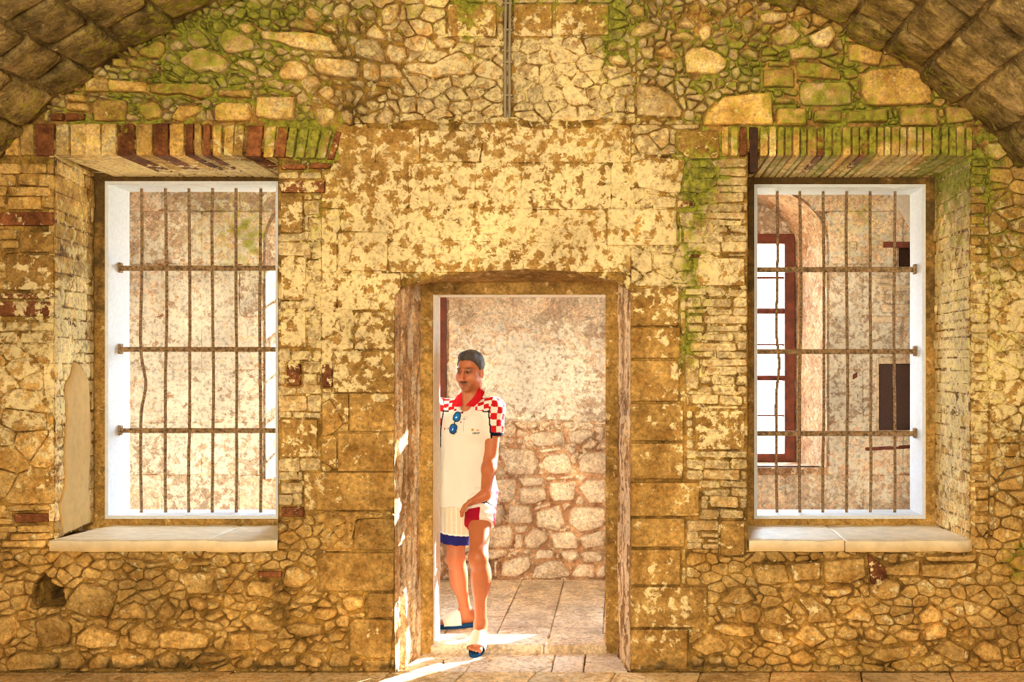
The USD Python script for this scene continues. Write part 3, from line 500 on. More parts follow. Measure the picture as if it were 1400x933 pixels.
# arch soffit and the band under it
xs_ = np.linspace(-1.30, .06, 120); prof = [(0, 0), (.03, .0), (.10, .0), (.2, .0), (.32, 0), (.335, .0), (.345, 1), (.362, 1)]
za = Z(arch_y(PX(xs_))); rows = []
for y, k in prof:
    tt = min(y / .32, 1); zz = za * (1 - tt) + 2.245 * tt if k == 0 else np.full_like(za, 2.172 if y > .35 else 2.19)
    if y == .335: zz = np.full_like(za, 2.240)
    rows.append(np.c_[xs_, np.full_like(xs_, y), zz + ((fbm(np.c_[xs_ * 14, xs_ * 0 + y * 30, xs_ * 0], 4, 6) - .5) * (.05 if .02 < y < .3 else .006 if k == 0 else 0))])
V, Q = grid_mesh(np.array(rows)); M('arch_soffit', (V, Q[:, ::-1]), m_plaster, door, True, flat_paint(.35, 0, .3))
for b in (box(-1.175, -1.144, .372, .60, -.02, 2.20), box(-.0975, -.07, .372, .60, -.02, 2.20), box(-1.17, -.07, .372, .60, 2.172, 2.21)): M('door_lining', b, m_lime, door)
M('core', slab([sbox(-1.17, -.4, -.075, 2.2)], .375, .595, sbox(-1.32, -.2, .08, 2.34)), m_lime, door)
# threshold in two stones with a chipped joint, sun and shade put into their tones
for (a, b, lab, w) in ((-1.165, -.470, 'threshold stone with sunlight put into its paler colour', .6), (-.446, -.082, 'threshold stone with shade put into its greyer colour', .35)):
    pts = outline(Polygon([(a, .350), ((a + b) / 2, .36), (b, .352), (b, .605), (a, .605)]), .03, .003, rng)
    M('threshold', stone(pts, lambda u, v, h: np.c_[u, v, .044 + h], .006, .08, .014, .003, rng, True), m_tile, door, 40, flat_paint(w, 0, .1), label=lab)
pts = outline(Polygon([(-.472, .36), (-.444, .34), (-.442, .42), (-.47, .43)]), .012, .002, rng)
M('threshold_chip', stone(pts, lambda u, v, h: np.c_[u, v, .03 + h], .008, .05, .01, .003, rng), m_lime, door, 40)

# ---------------------------------------------------------------- floors
fl = xf('floor', 'worn stone paving of the vaulted room', kind='structure')
M('floor_bed', box(-4.6, 3.3, -9.2, .36, -.20, -.012), m_mortar, fl, False, flat_paint(.2, 0, .3))
FL = lambda u, v, h: np.c_[u, v, np.asarray(h) - .006]
def pave(polys, mapf, mat, parent, name, p=.006, bury=.03, edge=.006, rough=.0016, w=(.3, .6), gap=.004, step=.035):
    for g in polys:
        for q in pieces(g.buffer(-gap), 1e-3):
            t = stone(outline(q, step, .0012, rng), mapf, p + rng.uniform(-.0015, .0015), bury, edge, rough, rng, True, .15)
            M(name, t, mat, parent, 40, flat_paint(rng.uniform(*w), 0, rng.uniform(.05, .25)))
# slabs along the wall and further into the room
cells = []
y = .0
for row, dpt in enumerate((.42, .45, .43, .46, .44, .45, .46)):
    x = -4.55 + (row % 2) * .2
    while x < 3.2:
        l = rng.uniform(.36, .52); sk = rng.uniform(-.10, .06)
        cells.append(Polygon([(x, y - dpt), (x + l, y - dpt), (x + l + sk * .0 + .08, y - .012), (x + .08, y - .012)])); x += l
    y -= dpt
pave([c for c in cells if c.centroid.y > -1.2 or -3 < c.centroid.x < 1.6], FL, m_floor, fl, 'paving_slab')
# doorway floor: broken pieces on the left, squarer tiles on the right
dz = Polygon([(-1.27, -.01), (.04, -.01), (-.03, .352), (-1.2, .352)])
brk = fill(dz.intersection(sbox(-1.3, -.02, -.40, .36)), vor(-1.3, -.4, -.02, .36, .24, .17, rng), rng, .0, .004, .002)
sq = [dz.intersection(sbox(-.40, -.01, -.22, .352)), dz.intersection(Polygon([(-.216, -.01), (.05, -.01), (.05, .17), (-.216, .19)])), dz.intersection(Polygon([(-.216, .19), (.05, .17), (.05, .36), (-.216, .36)]))]
pave(brk + sq, FL, m_tile, fl, 'paving_slab', w=(.5, .75), gap=.003)
fc = xf('floor_corridor', 'pale cracked square tiles of the passage behind the doorway', kind='structure')
M('floor_bed', box(-5.2, 4.8, .58, 3.2, -.2, .024), m_farmortar, fc, False, flat_paint(.3, 0, .3))
tl = []
for k in range(-13, 16):
    x0 = -.79 + .335 * k; y = 2.21; first = True
    off = {0: .065, 1: .33, -1: .2}.get(k % 3 - 1, .2)
    while y > .60:
        d = off if first else .41; first = False
        g = sbox(x0, max(y - d, .60), x0 + .333, y); y -= d
        if rng.random() < .42 and g.area > .05:
            a, b = rng.uniform(.2, .8), rng.uniform(.2, .8); mx, my = g.centroid.x + rng.uniform(-.05, .05), g.centroid.y + rng.uniform(-.05, .05)
            cut = shapely.LineString([(g.bounds[0] - .01, g.bounds[1] + a * d), (mx, my), (g.bounds[2] + .01, g.bounds[1] + b * d)])
            tl += pieces(g.difference(cut.buffer(.0022)), 1e-3)
        else: tl.append(g)
pave(tl, lambda u, v, h: np.c_[u, v, np.asarray(h) + .034], m_tile, fc, 'floor_tile', w=(.2, .5), gap=.0018, step=.05)

# ---------------------------------------------------------------- corridor: far wall with two embrasures
YF = 2.22; DF = CAM_D + YF; SF = F / DF
FX, FZ = (lambda p: X(p, DF)), (lambda p: Z(p, DF))
cw = xf('wall_corridor', 'bright rubble and plaster wall of the passage seen through the openings', kind='structure')
def arched(x0, x1, z0, zs, rise):
    c = (x0 + x1) / 2; a = np.linspace(0, math.pi, 25); return Polygon([(x0, z0), (x1, z0)] + [(c + (x1 - c) * math.cos(t), zs + rise * math.sin(t)) for t in a])
NF = [arched(-2.83, -1.395, .84, 2.72, .48), arched(.19, 1.63, .93, 2.72, .48)]
nf = unary_union(NF)
hole2 = sbox(2.21, 2.53, 2.40, 2.69)
farholes = unary_union([nf, hole2])
LOW = [(400,120,450,100,620,110,655,190,630,265,470,270,440,190), (665,190,710,140,820,125,855,190,850,255,740,265,690,240), (890,180,930,130,1050,120,1090,200,1060,260,900,250), (380,290,520,285,515,370,490,430,400,430,375,350), (530,285,560,275,680,275,690,330,600,335,545,330), (530,345,690,335,710,410,640,440,540,440),
 (720,310,880,300,865,420,740,430,715,380), (890,340,950,290,1060,290,1060,440,950,440,920,380), (360,450,430,445,450,500,420,570,370,570), (475,450,600,450,625,560,460,555), (640,490,780,445,815,560,770,610,630,580), (840,480,860,455,1060,460,1055,570,980,600,900,615,830,550), (350,580,490,570,500,660,480,710,350,710),
 (505,575,590,570,570,620,505,615), (510,630,555,625,560,710,505,715), (565,640,620,585,700,610,715,660,640,715,570,710), (720,620,850,605,885,640,890,715,740,715), (900,640,1000,610,1060,590,1055,700,920,710), (330,720,450,715,470,750,350,785), (610,780,650,715,750,720,740,770), (780,725,890,720,900,770,830,805,795,770),
 (910,740,960,720,1040,740,1050,790,920,795), (415,880,430,800,520,760,600,760,605,830,520,890), (605,890,630,820,720,780,800,790,850,880,700,900), (850,870,900,800,990,810,990,890,870,890), (1000,840,1055,800,1060,890,1000,890), (590,20,640,0,800,0,820,80,640,95,600,60), (830,0,950,-20,1000,20,900,80,840,70), (430,60,480,35,510,60,490,85), (510,50,550,40,555,75,520,80),
 (650,110,700,100,800,92,800,112,660,135), (390,240,430,210,455,260,440,280,395,270), (475,740,540,715,530,755,480,755), (550,715,620,720,600,750,555,745), (35,780,70,800,80,860,50,890,30,890), (40,700,75,700,75,760,40,770), (380,780,405,780,400,890,380,890)]
fw = lambda px, py: np.c_[FX(px), FZ(py)]
lowp = []
for p in LOW:
    a = np.array(p, float).reshape(-1, 2) / 4.444 + (590, 590); lowp += pieces(Polygon(fw(a[:, 0], a[:, 1])).buffer(0), 1e-4)
F3 = lambda u, v, h: np.c_[u, YF - np.asarray(h), v]
far_region = sbox(-5.1, .03, 4.7, 3.72).difference(farholes.buffer(.02))
tk = unary_union([g.buffer(.012) for g in lowp])
def fstone(g, p, mat, rough=.006, paint=None, edge=.016, flat=False):
    t = stone(outline(g, .032, .003, rng), F3, p, .04, edge, rough, rng, flat, .2); return M('stone', t, mat, cw, 45, paint or flat_paint(.3, 0, .0))
for g in lowp: fstone(g.buffer(-.006).buffer(.004), rng.uniform(.03, .05), m_farstone) if not g.buffer(-.006).is_empty else None
def farpaint(v):
    px, py = CX + v[:, 0] * SF, CY - (v[:, 2] - CAM_Z) * SF
    moss = field([(320, 300, 60, 50, .42), (345, 340, 40, 40, .3), (1180, 300, 40, 45, .42), (640, 410, 40, 14, .1)], px, py, .03)
    wsh = field([(270, 500, 140, 200, .3), (720, 520, 110, 80, .30), (640, 420, 60, 20, -.1), (780, 420, 60, 20, -.2), (1180, 500, 90, 200, .25)], px, py, .36)
    return np.clip(np.c_[wsh, moss, field([(240, 440, 30, 30, .25), (1205, 460, 40, 20, .2), (1190, 690, 50, 12, .35), (650, 410, 50, 10, .2)], px, py, .06)], 0, 1)
r1 = far_region.intersection(sbox(-5.1, .03, 4.7, 1.30)).difference(tk)
doorlow = sbox(FX(590), .03, FX(840), 1.30)
for g in fill(r1.intersection(doorlow), vor(-1.6, .1, .03, 1.3, .11, .09, rng), rng, .006, .008, .0006): fstone(g, rng.uniform(.015, .035), m_farstone)
for g in fill(far_region.intersection(sbox(-5.1, .03, 4.7, 3.6)).difference(doorlow), [sbox(a_, b_, a_ + .0 + c_, b_ + d_) for a_, b_, c_, d_ in [(-5.2 + i * .62 + (j % 2) * .3, .03 + j * .42, .62, .42) for i in range(17) for j in range(9)]], rng, .002, .02, .01): fstone(g, rng.uniform(.003, .009), m_far, .008, farpaint, .02, True)
for g in fill(far_region.intersection(sbox(FX(590), 1.30, FX(840), 3.3)), vor(-1.6, .1, 1.3, 3.3, .30, .20, rng), rng, .005, .016, .004): fstone(g, rng.uniform(.004, .012), m_far, .010, farpaint, .02, True)
# stony courses right of the niche, dark red pieces, hatch frame
for k, (a, b, c, d) in enumerate([(1200, 390, 1250, 398), (1195, 402, 1250, 412), (1205, 416, 1250, 428), (1190, 432, 1232, 442), (1195, 368, 1228, 378), (1192, 380, 1225, 388), (1170, 350, 1190, 362), (1150, 330, 1172, 345)]):
    q = fw([a, c, c, a], [b, b, d, d]); fstone(Polygon(q), .02, m_farstone, .006, farpaint)
M('lintel_strip', box(float(FX(1207)), 2.55, YF - .02, YF + .2, float(FZ(339)), float(FZ(331))), m_wood, cw, label='short red-brown wooden lintel over a dark hole')
q = fw([1166, 1172, 1174, 1172, 1169, 1164], [512, 508, 530, 558, 545, 525]); M('rust_patch', stone(outline(Polygon(q), .02, .002, rng), F3, .006, .02, .01, .002, rng, True), m_wood, cw, 45, label='rusty red patch')
q = fw([1182, 1250, 1250, 1182], [612, 608, 613, 617]); M('rust_patch', stone(outline(Polygon(q), .02, .006, rng), F3, .012, .02, .01, .003, rng, True), m_wood, cw, 45)
q = fw([1205, 1262, 1262, 1236], [250, 250, 340, 300]); M('plaster_patch', stone(outline(Polygon(q), .04, .002, rng), F3, .03, .02, .01, .001, rng, True), m_lime, cw, 45, label='smooth triangle of pale plaster')
gx, gz = np.arange(-5.1, 4.71, .03), np.arange(.0, 3.73, .03); A, B = np.meshgrid(gx, gz)
hh = (fbm(np.stack([A * 8, B * 8, A * 0], -1), 4, 21) - .5) * .02 - .004
V, Q = grid_mesh(np.stack([A, YF - hh, B], -1)); cxy = np.stack([A.ravel()[Q].mean(1), B.ravel()[Q].mean(1)], 1)
Q = Q[~shapely.contains_xy(farholes.buffer(.015), cxy[:, 0], cxy[:, 1])]
M('mortar', (V, Q), m_farmortar, cw, True, lambda v: np.clip(farpaint(v) + [.0, 0, .05], 0, 1))
WF = [(-2.66, -1.455), (.37, 1.455)]
M('core', slab(NF + [hole2], YF + .02, YF + .12, sbox(-5.2, -.2, 4.8, 3.9)), m_far, cw, False, flat_paint(.4, 0, .1))
M('core', slab([sbox(a, z0, b, 2.84) for (a, b), z0 in zip(WF, (.84, .93))], 2.70, 2.80, sbox(-5.2, -.2, 4.8, 3.9)), m_far, cw, False, flat_paint(.4, 0, .1))
M('core', cat_([box(-5.2, -2.9, YF + .1, 2.72, -.2, 3.9), box(-1.33, .12, YF + .1, 2.72, -.2, 3.9), box(1.7, 4.8, YF + .30, 2.72, -.2, 3.9), box(-2.9, -1.33, YF + .1, 2.72, -.2, .80), box(.12, 1.7, YF + .1, 2.72, -.2, .88), box(-2.95, 1.75, YF + .1, 2.72, 3.3, 3.9)]), m_lathe, cw)
for gpoly, (a, b), z0 in zip(NF, WF, (.84, .93)):          # splayed lining of each embrasure
    out = np.array(gpoly.exterior.coords)[:-1]; c = (a + b) / 2; o0, o1 = gpoly.bounds[0], gpoly.bounds[2]
    rows = []
    for t in np.linspace(0, 1, 12):
        k = 1 + t * ((b - a) / (o1 - o0) - 1); pts = np.array([shapely.geometry.LinearRing(out).interpolate(s, normalized=True).coords[0] for s in np.linspace(0, 1, 160)])
        xx = (pts[:, 0] - (o0 + o1) / 2) * k + ((o0 + o1) / 2 * (1 - t) + c * t); zz = np.where(pts[:, 1] > 2.72, 2.72 + (pts[:, 1] - 2.72) * (1 - .1 * t), pts[:, 1])
        dd = (fbm(np.c_[xx * 12, zz * 12, zz * 0 + t * 5], 4, 31) - .5) * .03 * (1 if t > 0 else .3)
        rows.append(np.c_[xx + dd * np.where(np.abs(xx - c) > .4, 1, 0), np.full(160, YF - .004 + t * .50), zz])
    V, Q = grid_mesh(np.array(rows)); M('embrasure', (V, Q), m_embr, cw, True, flat_paint(.45, 0, .05))
M('hatch_recess', box(2.2, 2.42, YF + .1, YF + .3, 2.5, 2.72), m_lathe, cw)  # backing of the hole under the lintel, its shade put into the colour
hx0, hz0, hz1 = float(FX(1201)), float(FZ(588)), float(FZ(498))
ht = xf('wall_hatch', 'dark brown scratched metal hatch set in the passage wall behind the right barred window', 'hatch')
M('hatch_panel', bbox(hx0, hx0 + .42, YF - .030, YF - .012, hz0, hz1, .004), m_hatch, ht)
for b in (bbox(hx0 - .02, hx0 - .002, YF - .035, YF + .02, hz0 - .05, hz1 + .05, .006), bbox(hx0 + .422, hx0 + .47, YF - .035, YF + .02, hz0 - .05, hz1 + .05, .006), bbox(hx0 - .002, hx0 + .422, YF - .035, YF + .02, hz1 + .002, hz1 + .05, .006), bbox(hx0 - .002, hx0 + .422, YF - .035, YF + .02, hz0 - .05, hz0 - .002, .006)): M('hatch_frame', b, m_farstone, ht, False, flat_paint(.5, 0, .1))

def farwindow(n, a, b, z0, z1, lab):
    w = xf(f'window_{n}', lab, kind='structure'); y0, y1 = 2.66, 2.78; f = .085
    for q in (bbox(a, a + f, y0, y1, z0, z1), bbox(b - f, b, y0, y1, z0, z1), bbox(a + f, b - f, y0, y1, z1 - f, z1), bbox(a + f, b - f, y0, y1, z0, z0 + .07)): M('window_frame', q, m_wood, w)
    tz = [z0 + .07 + (z1 - f - z0 - .07) * k for k in (.36, .68)]
    for z in tz: M('transom', bbox(a + f, b - f, y0 + .01, y1 - .01, z - .022, z + .022), m_wood, w)
    st = bbox((a + b) / 2 - .03, (a + b) / 2 + .03, y0 + .01, y1 - .01, z0 + .07, z1 - f); M('mullion', st, m_wood, w)
    zs = [z0 + .07] + tz + [z1 - f]
    for i in range(3):
        zz = (zs[i] + zs[i + 1]) / 2; M('glazing_bar', box(a + f, b - f, 2.715, 2.735, zz - .008, zz + .008), m_wood, w)
    for k in (.25, .75):
        x = a + f + (b - a - 2 * f) * k; M('glazing_bar', box(x - .007, x + .007, 2.713, 2.737, z0 + .07, z1 - f), m_wood, w)
    M('pane', grid_mesh(np.array([[(a + f, 2.725, z0 + .07), (b - f, 2.725, z0 + .07)], [(a + f, 2.725, z1 - f), (b - f, 2.725, z1 - f)]])), m_glass, w, label='window glass')
    return w
farwindow(3, -2.66, -1.450, .84, 2.86, 'red-brown wooden window of the passage, its edge seen at the left of the doorway')
farwindow(4, .368, 1.455, .93, 2.85, 'red-brown wooden window with bright panes seen through the right barred window')
# ---------------------------------------------------------------- ceilings, side walls, outside
cl = xf('ceiling_corridor', 'plastered ceiling of the passage', kind='structure'); M('ceiling_slab', box(-5.2, 4.8, .88, 3.12, 3.72, 3.9), m_lime, cl)
M('end_wall', box(-5.25, -5.05, .5, 3.1, -.2, 3.9), m_lime, cw); M('end_wall', box(4.65, 4.85, .5, 3.1, -.2, 3.9), m_lime, cw)  # out of view, closing the passage so light enters by its windows
gd = M('ground', box(-40, 40, 3.14, 60, -.5, -.25), m_dirt, '/World', label='unseen pale ground outside the passage windows, bouncing sunlight in', kind='structure')  # out of view, placed to bounce daylight through the passage windows
vt = xf('ceiling', 'barrel vault of rough squared stone blocks', kind='structure')
ang0 = math.acos((1.1 - ARCHZ) / ARCHR)
aa = np.linspace(-ang0, ang0, 90); yy = np.array([-9.2, -6, -4, -2.1, -1, .05])
A, B = np.meshgrid(aa, yy); Rr = ARCHR + .012
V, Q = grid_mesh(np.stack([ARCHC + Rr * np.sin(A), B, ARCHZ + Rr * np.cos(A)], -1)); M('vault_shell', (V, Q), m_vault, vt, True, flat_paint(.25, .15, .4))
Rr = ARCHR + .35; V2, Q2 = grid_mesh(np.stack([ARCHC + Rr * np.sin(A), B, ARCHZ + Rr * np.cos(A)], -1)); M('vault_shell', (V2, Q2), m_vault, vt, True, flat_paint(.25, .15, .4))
VM = lambda u, v, h: np.c_[ARCHC + (ARCHR - np.asarray(h)) * np.sin(u / ARCHR), v, ARCHZ + (ARCHR - np.asarray(h)) * np.cos(u / ARCHR)]
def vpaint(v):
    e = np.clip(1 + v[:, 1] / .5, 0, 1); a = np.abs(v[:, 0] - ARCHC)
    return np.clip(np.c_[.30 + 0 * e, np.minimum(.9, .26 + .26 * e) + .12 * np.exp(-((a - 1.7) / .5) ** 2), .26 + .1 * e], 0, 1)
u = -ang0 * ARCHR; row = 0
while u < ang0 * ARCHR - .1:
    hgt = .262 + .03 * math.sin(row * 1.7); y = .0 - (row % 2) * .2 + .12
    while y > -2.0:
        l = rng.uniform(.34, .46); g = sbox(u, y - l, u + hgt, min(y, .0)); y -= l
        if g.area < .01: continue
        g = Polygon([(p[0] + rng.uniform(-.008, .008), p[1] + rng.uniform(-.012, .012)) for p in list(g.exterior.coords)[:-1]]).buffer(-.022).buffer(.012, quad_segs=2)
        t = stone(outline(g, .045, .004, rng), VM, rng.uniform(.012, .035), .03, .022, .012, rng, False, .3)
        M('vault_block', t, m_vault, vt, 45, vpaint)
    u += hgt; row += 1
sx = ARCHR * math.sin(ang0)
M('wall_left', box(ARCHC - sx - .4, ARCHC - sx + .02, -9.2, .04, -.2, 1.3), m_room, '/World', False, flat_paint(.4, .1, .2), label='rough plaster side wall of the vaulted room, left', kind='structure')
M('wall_right', box(ARCHC + sx - .02, ARCHC + sx + .4, -9.2, .04, -.2, 1.3), m_room, '/World', False, flat_paint(.4, .1, .2), label='rough plaster side wall of the vaulted room, right', kind='structure')
M('wall_rear', box(-5.2, 3.9, -7.2, -6.95, -.2, 4.6), m_room, '/World', False, flat_paint(.4, .1, .2), label='rear wall of the vaulted room behind the camera', kind='structure')
# ---------------------------------------------------------------- cable on the wall
cb = xf('electric_cable', 'pair of thin grey conduits clipped down the upper middle of the wall', 'cable')
zc = np.linspace(float(Z(161)), 4.22, 30)
for s in (-1, 1):
    xx = float(X(695.5)) + s * .0125 + .004 * np.sin(zc * 5) - np.where(zc < 3.3, (3.3 - zc) * .04, 0) ; yy = np.full(30, -.034) + .0 * zc; yy[:3] += [.03, .015, .004]
    M('conduit', tube(np.c_[xx, yy, zc], .0085, 10), m_cable, cb, True)
for py in (8, 44, 88, 133): M('clip', bbox(float(X(695.5)) - .026, float(X(695.5)) + .026, -.047, -.02, float(Z(py)) - .005, float(Z(py)) + .005, .002), m_cable, cb)
# ---------------------------------------------------------------- the man: signed distance fields on a grid, one continuous skin
class Field:
    def __init__(s, lo, hi, h):
        s.lo, s.h = np.array(lo, float), h; s.n = np.ceil((np.array(hi) - s.lo) / h).astype(int) + 1
        s.f = np.full(s.n, .2, np.float32)
    def win(s, lo, hi):
        a = np.clip(np.floor((np.array(lo) - s.lo) / s.h).astype(int), 0, s.n - 1); b = np.clip(np.ceil((np.array(hi) - s.lo) / s.h).astype(int) + 1, 1, s.n)
        sl = tuple(slice(i, j) for i, j in zip(a, b)); g = np.meshgrid(*[s.lo[k] + s.h * np.arange(a[k], b[k]) for k in range(3)], indexing='ij', sparse=True)
        return sl, [x.astype(np.float32) for x in g]
    def add(s, fn, lo, hi, k=.02, op='u'):
        sl, g = s.win(lo, hi)
        if min(x.size for x in g) == 0: return
        d = fn(*g).astype(np.float32); o = s.f[sl]
        if op == 'u': hh = np.maximum(k - np.abs(o - d), 0) / k; s.f[sl] = np.minimum(o, d) - hh * hh * k * .25
        elif op == 's': d = -d; hh = np.maximum(k - np.abs(o - d), 0) / k; s.f[sl] = np.maximum(o, d) + hh * hh * k * .25
        else: s.f[sl] = np.maximum(o, d)
    def cone(s, a, b, ra, rb, k=.02, op='u'):
        a, b = np.array(a, float), np.array(b, float); ba = b - a; L = ba @ ba; R_ = max(ra, rb) + k + .012
        def fn(x, y, z):
            px, py, pz = x - a[0], y - a[1], z - a[2]; t = np.clip((px * ba[0] + py * ba[1] + pz * ba[2]) / L, 0, 1)
            return np.sqrt((px - t * ba[0]) ** 2 + (py - t * ba[1]) ** 2 + (pz - t * ba[2]) ** 2) - (ra + (rb - ra) * t)
        s.add(fn, np.minimum(a, b) - R_, np.maximum(a, b) + R_, k, op)
    def ell(s, c, r, k=.02, op='u', rot=None):
        c, r = np.array(c, float), np.array(r, float); R_ = max(r) + k + .012; Rm = np.eye(3) if rot is None else rot
        def fn(x, y, z):
            p = [x - c[0], y - c[1], z - c[2]]; q = [Rm[0, i] * p[0] + Rm[1, i] * p[1] + Rm[2, i] * p[2] for i in range(3)]
            k0 = np.sqrt(sum((q[i] / r[i]) ** 2 for i in range(3))); k1 = np.sqrt(sum((q[i] / r[i] ** 2) ** 2 for i in range(3)))
            return k0 * (k0 - 1) / np.maximum(k1, 1e-6)
        s.add(fn, c - R_, c + R_, k, op)
    def mesh(s):
        """surface nets"""
        f = s.f; sg = f < 0; n = np.array(f.shape)
        c = np.zeros(n - 1, np.int8)
        for i, j, k in np.ndindex(2, 2, 2): c += sg[i:n[0] - 1 + i, j:n[1] - 1 + j, k:n[2] - 1 + k]
        cells = np.argwhere((c > 0) & (c < 8)); idx = np.full(n - 1, -1, np.int32); idx[tuple(cells.T)] = np.arange(len(cells))
        acc = np.zeros((len(cells), 3)); cnt = np.zeros(len(cells)); offs = list(np.ndindex(2, 2, 2))
        val = {o: f[tuple((cells + o).T)] for o in offs}
        for o in offs:
            for ax in range(3):
                if o[ax]: continue
                q = list(o); q[ax] = 1; q = tuple(q); a, b = val[o], val[q]; m = (a < 0) != (b < 0)
                t = np.where(m, a / np.where(m, a - b, 1), 0); p = np.array(o, float)[None].repeat(len(cells), 0); p[:, ax] += t
                acc += p * m[:, None]; cnt += m
        V = s.lo + s.h * (cells + acc / cnt[:, None]); Fs = []
        for ax in range(3):
            u, w = (ax + 1) % 3, (ax + 2) % 3; a = sg; sl0 = [slice(None)] * 3; sl1 = [slice(None)] * 3; sl0[ax] = slice(0, -1); sl1[ax] = slice(1, None)
            ch = np.argwhere(a[tuple(sl0)] != a[tuple(sl1)]); ch = ch[(ch[:, u] > 0) & (ch[:, w] > 0) & (ch[:, u] < n[u] - 1) & (ch[:, w] < n[w] - 1)]
            e = [ch.copy() for _ in range(4)]; e[1][:, u] -= 1; e[2][:, u] -= 1; e[2][:, w] -= 1; e[3][:, w] -= 1
            q = np.stack([idx[tuple(x.T)] for x in e], 1); inside = a[tuple(ch.T)]
            q = np.where(inside[:, None], q, q[:, ::-1]); Fs.append(q)
        q = np.vstack(Fs); q = q[(q >= 0).all(1)]
        return V, q
def rotz(a): c, s_ = math.cos(a), math.sin(a); return np.array([[c, -s_, 0], [s_, c, 0], [0, 0, 1.]])
def rotx(a): c, s_ = math.cos(a), math.sin(a); return np.array([[1, 0, 0], [0, c, -s_], [0, s_, c]])
P_ = lambda px, py, y: np.array([(px - CX) * (CAM_D + y) / F, y, CAM_Z + (CY - py) * (CAM_D + y) / F])      # pose joints read at their depth
HC = np.array([-.965, .655, 1.694]); HR = rotz(math.radians(-18)) @ rotx(math.radians(4))                      # the head's centre and turn: nose points along -y turned to -x
hp = lambda x, y, z: HC + HR @ np.array([x, y, z], float)
SHL, SHR = np.array([-.815, .655, 1.468]), np.array([-1.185, .745, 1.462])
ELL, WRL = np.array([-.832, .640, 1.165]), np.array([-.842, .468, .945])
ELR, WRR = np.array([-1.262, .80, 1.16]), np.array([-1.235, .75, .92])
HIL, HIR = np.array([-.895, .655, .93]), np.array([-1.055, .700, .93])
KNL, ANL = np.array([-.868, .355, .575]), np.array([-.868, .455, .150])
KNR, ANR = np.array([-1.062, .690, .505]), np.array([-1.015, .80, .135])
B = Field((-1.42, .10, -.01), (-.66, .98, 1.90), .0042)
# torso
B.ell((-.985, .70, 1.30), (.155, .105, .19), .05); B.ell((-.988, .70, 1.10), (.140, .105, .17), .06); B.ell((-.978, .685, .93), (.155, .112, .12), .06)
B.cone((-.87, .665, 1.455), (-1.12, .725, 1.455), .060, .060, .05); B.ell((-.93, .61, 1.36), (.075, .05, .075), .05); B.ell((-1.05, .64, 1.36), (.075, .05, .075), .05)
B.cone((-.975, .70, 1.44), hp(0, .035, -.075), .066, .058, .03); B.cone((-.90, .69, 1.47), (-.955, .70, 1.54), .040, .045, .04); B.cone((-1.06, .72, 1.47), (-.995, .70, 1.54), .040, .045, .04)
# arms
for sh, el, wr in ((SHL, ELL, WRL), (SHR, ELR, WRR)):
    B.ell(sh, (.066, .066, .068), .04); B.cone(sh, el, .056, .044, .03); B.cone(el, el + (wr - el) * .35, .043, .046, .02); B.cone(el + (wr - el) * .3, wr, .045, .029, .02)
# legs
for hi, kn, an, tw in ((HIL, KNL, ANL, .014), (HIR, KNR, ANR, -.010)):
    B.cone(hi, kn, .088, .052, .05); B.ell(kn + [0, -.012, 0], (.046, .048, .060), .04); c = kn + (an - kn) * .30
    B.cone(kn, an, .048, .035, .03); B.ell(c + [tw, .022, 0], (.058, .056, .115), .04); B.ell(an, (.038, .040, .042), .02)
# feet: the left one points to the viewer over the threshold edge, the right one to the side
def foot(an, hd, sole, pitch):
    d = np.array([math.cos(hd) * math.cos(pitch), math.sin(hd) * math.cos(pitch), math.sin(pitch)]); s_ = np.array([-math.sin(hd), math.cos(hd), 0]); up = np.cross(d, s_)
    if up[2] < 0: up = -up
    q = lambda f_, r_, u_: np.array([an[0], an[1], sole]) + d * f_ + s_ * r_ + up * u_
    B.cone(q(-.045, 0, .034), q(0, 0, .040), .034, .036, .02); B.cone(an, q(.06, .0, .045), .036, .032, .03); B.cone(q(-.02, 0, .030), q(.125, .004, .022), .032, .030, .02)
    B.cone(q(.02, .0, .03), q(.125, .028, .022), .030, .022, .02); B.cone(q(.02, 0, .03), q(.115, -.030, .020), .028, .018, .02)
    for r_, L_, rad in ((.034, .182, .0135), (.012, .180, .0105), (-.007, .172, .0100), (-.024, .162, .0095), (-.040, .148, .0092)):
        B.cone(q(.125, r_ * .9, .020), q(L_, r_, .0135), rad * 1.05, rad, .004)
    return q, d, s_, up
FL_q = foot(ANL, math.radians(-94), .052, math.radians(-9)); FR_q = foot(ANR, math.radians(193), .068, math.radians(0))
# left hand: palm over the thigh, four fingers folding down to the inside, thumb to the viewer's side
kn_ = [np.array(p) for p in ((-.917, .405, .914), (-.928, .424, .908), (-.934, .444, .900), (-.932, .464, .892))]
for i, p in enumerate(kn_): B.cone(WRL + [0, 0, -.004], p, .026, .0145, .018)
B.cone(WRL, WRL + [-.02, -.01, -.012], .030, .028, .02)
tips = [((-.942, .392, .894), (-.958, .390, .868), (-.960, .394, .846)), ((-.958, .412, .888), (-.977, .410, .856), (-.978, .413, .828)), ((-.966, .436, .880), (-.985, .435, .845), (-.984, .438, .816)), ((-.964, .460, .874), (-.983, .460, .840), (-.983, .463, .814))]
for p, (a, b, c), r in zip(kn_, tips, (.0090, .0100, .0106, .0102)):
    B.cone(p, a, r * 1.15, r * 1.02, .005); B.cone(a, b, r * 1.03, r * .95, .003); B.cone(b, c, r * .95, r * .78, .003)
B.cone(WRL + [-.006, .012, -.008], (-.872, .512, .892), .018, .0135, .012); B.cone((-.872, .512, .892), (-.900, .528, .880), .0125, .0115, .004); B.cone((-.900, .528, .880), (-.926, .530, .866), .0115, .009, .004)
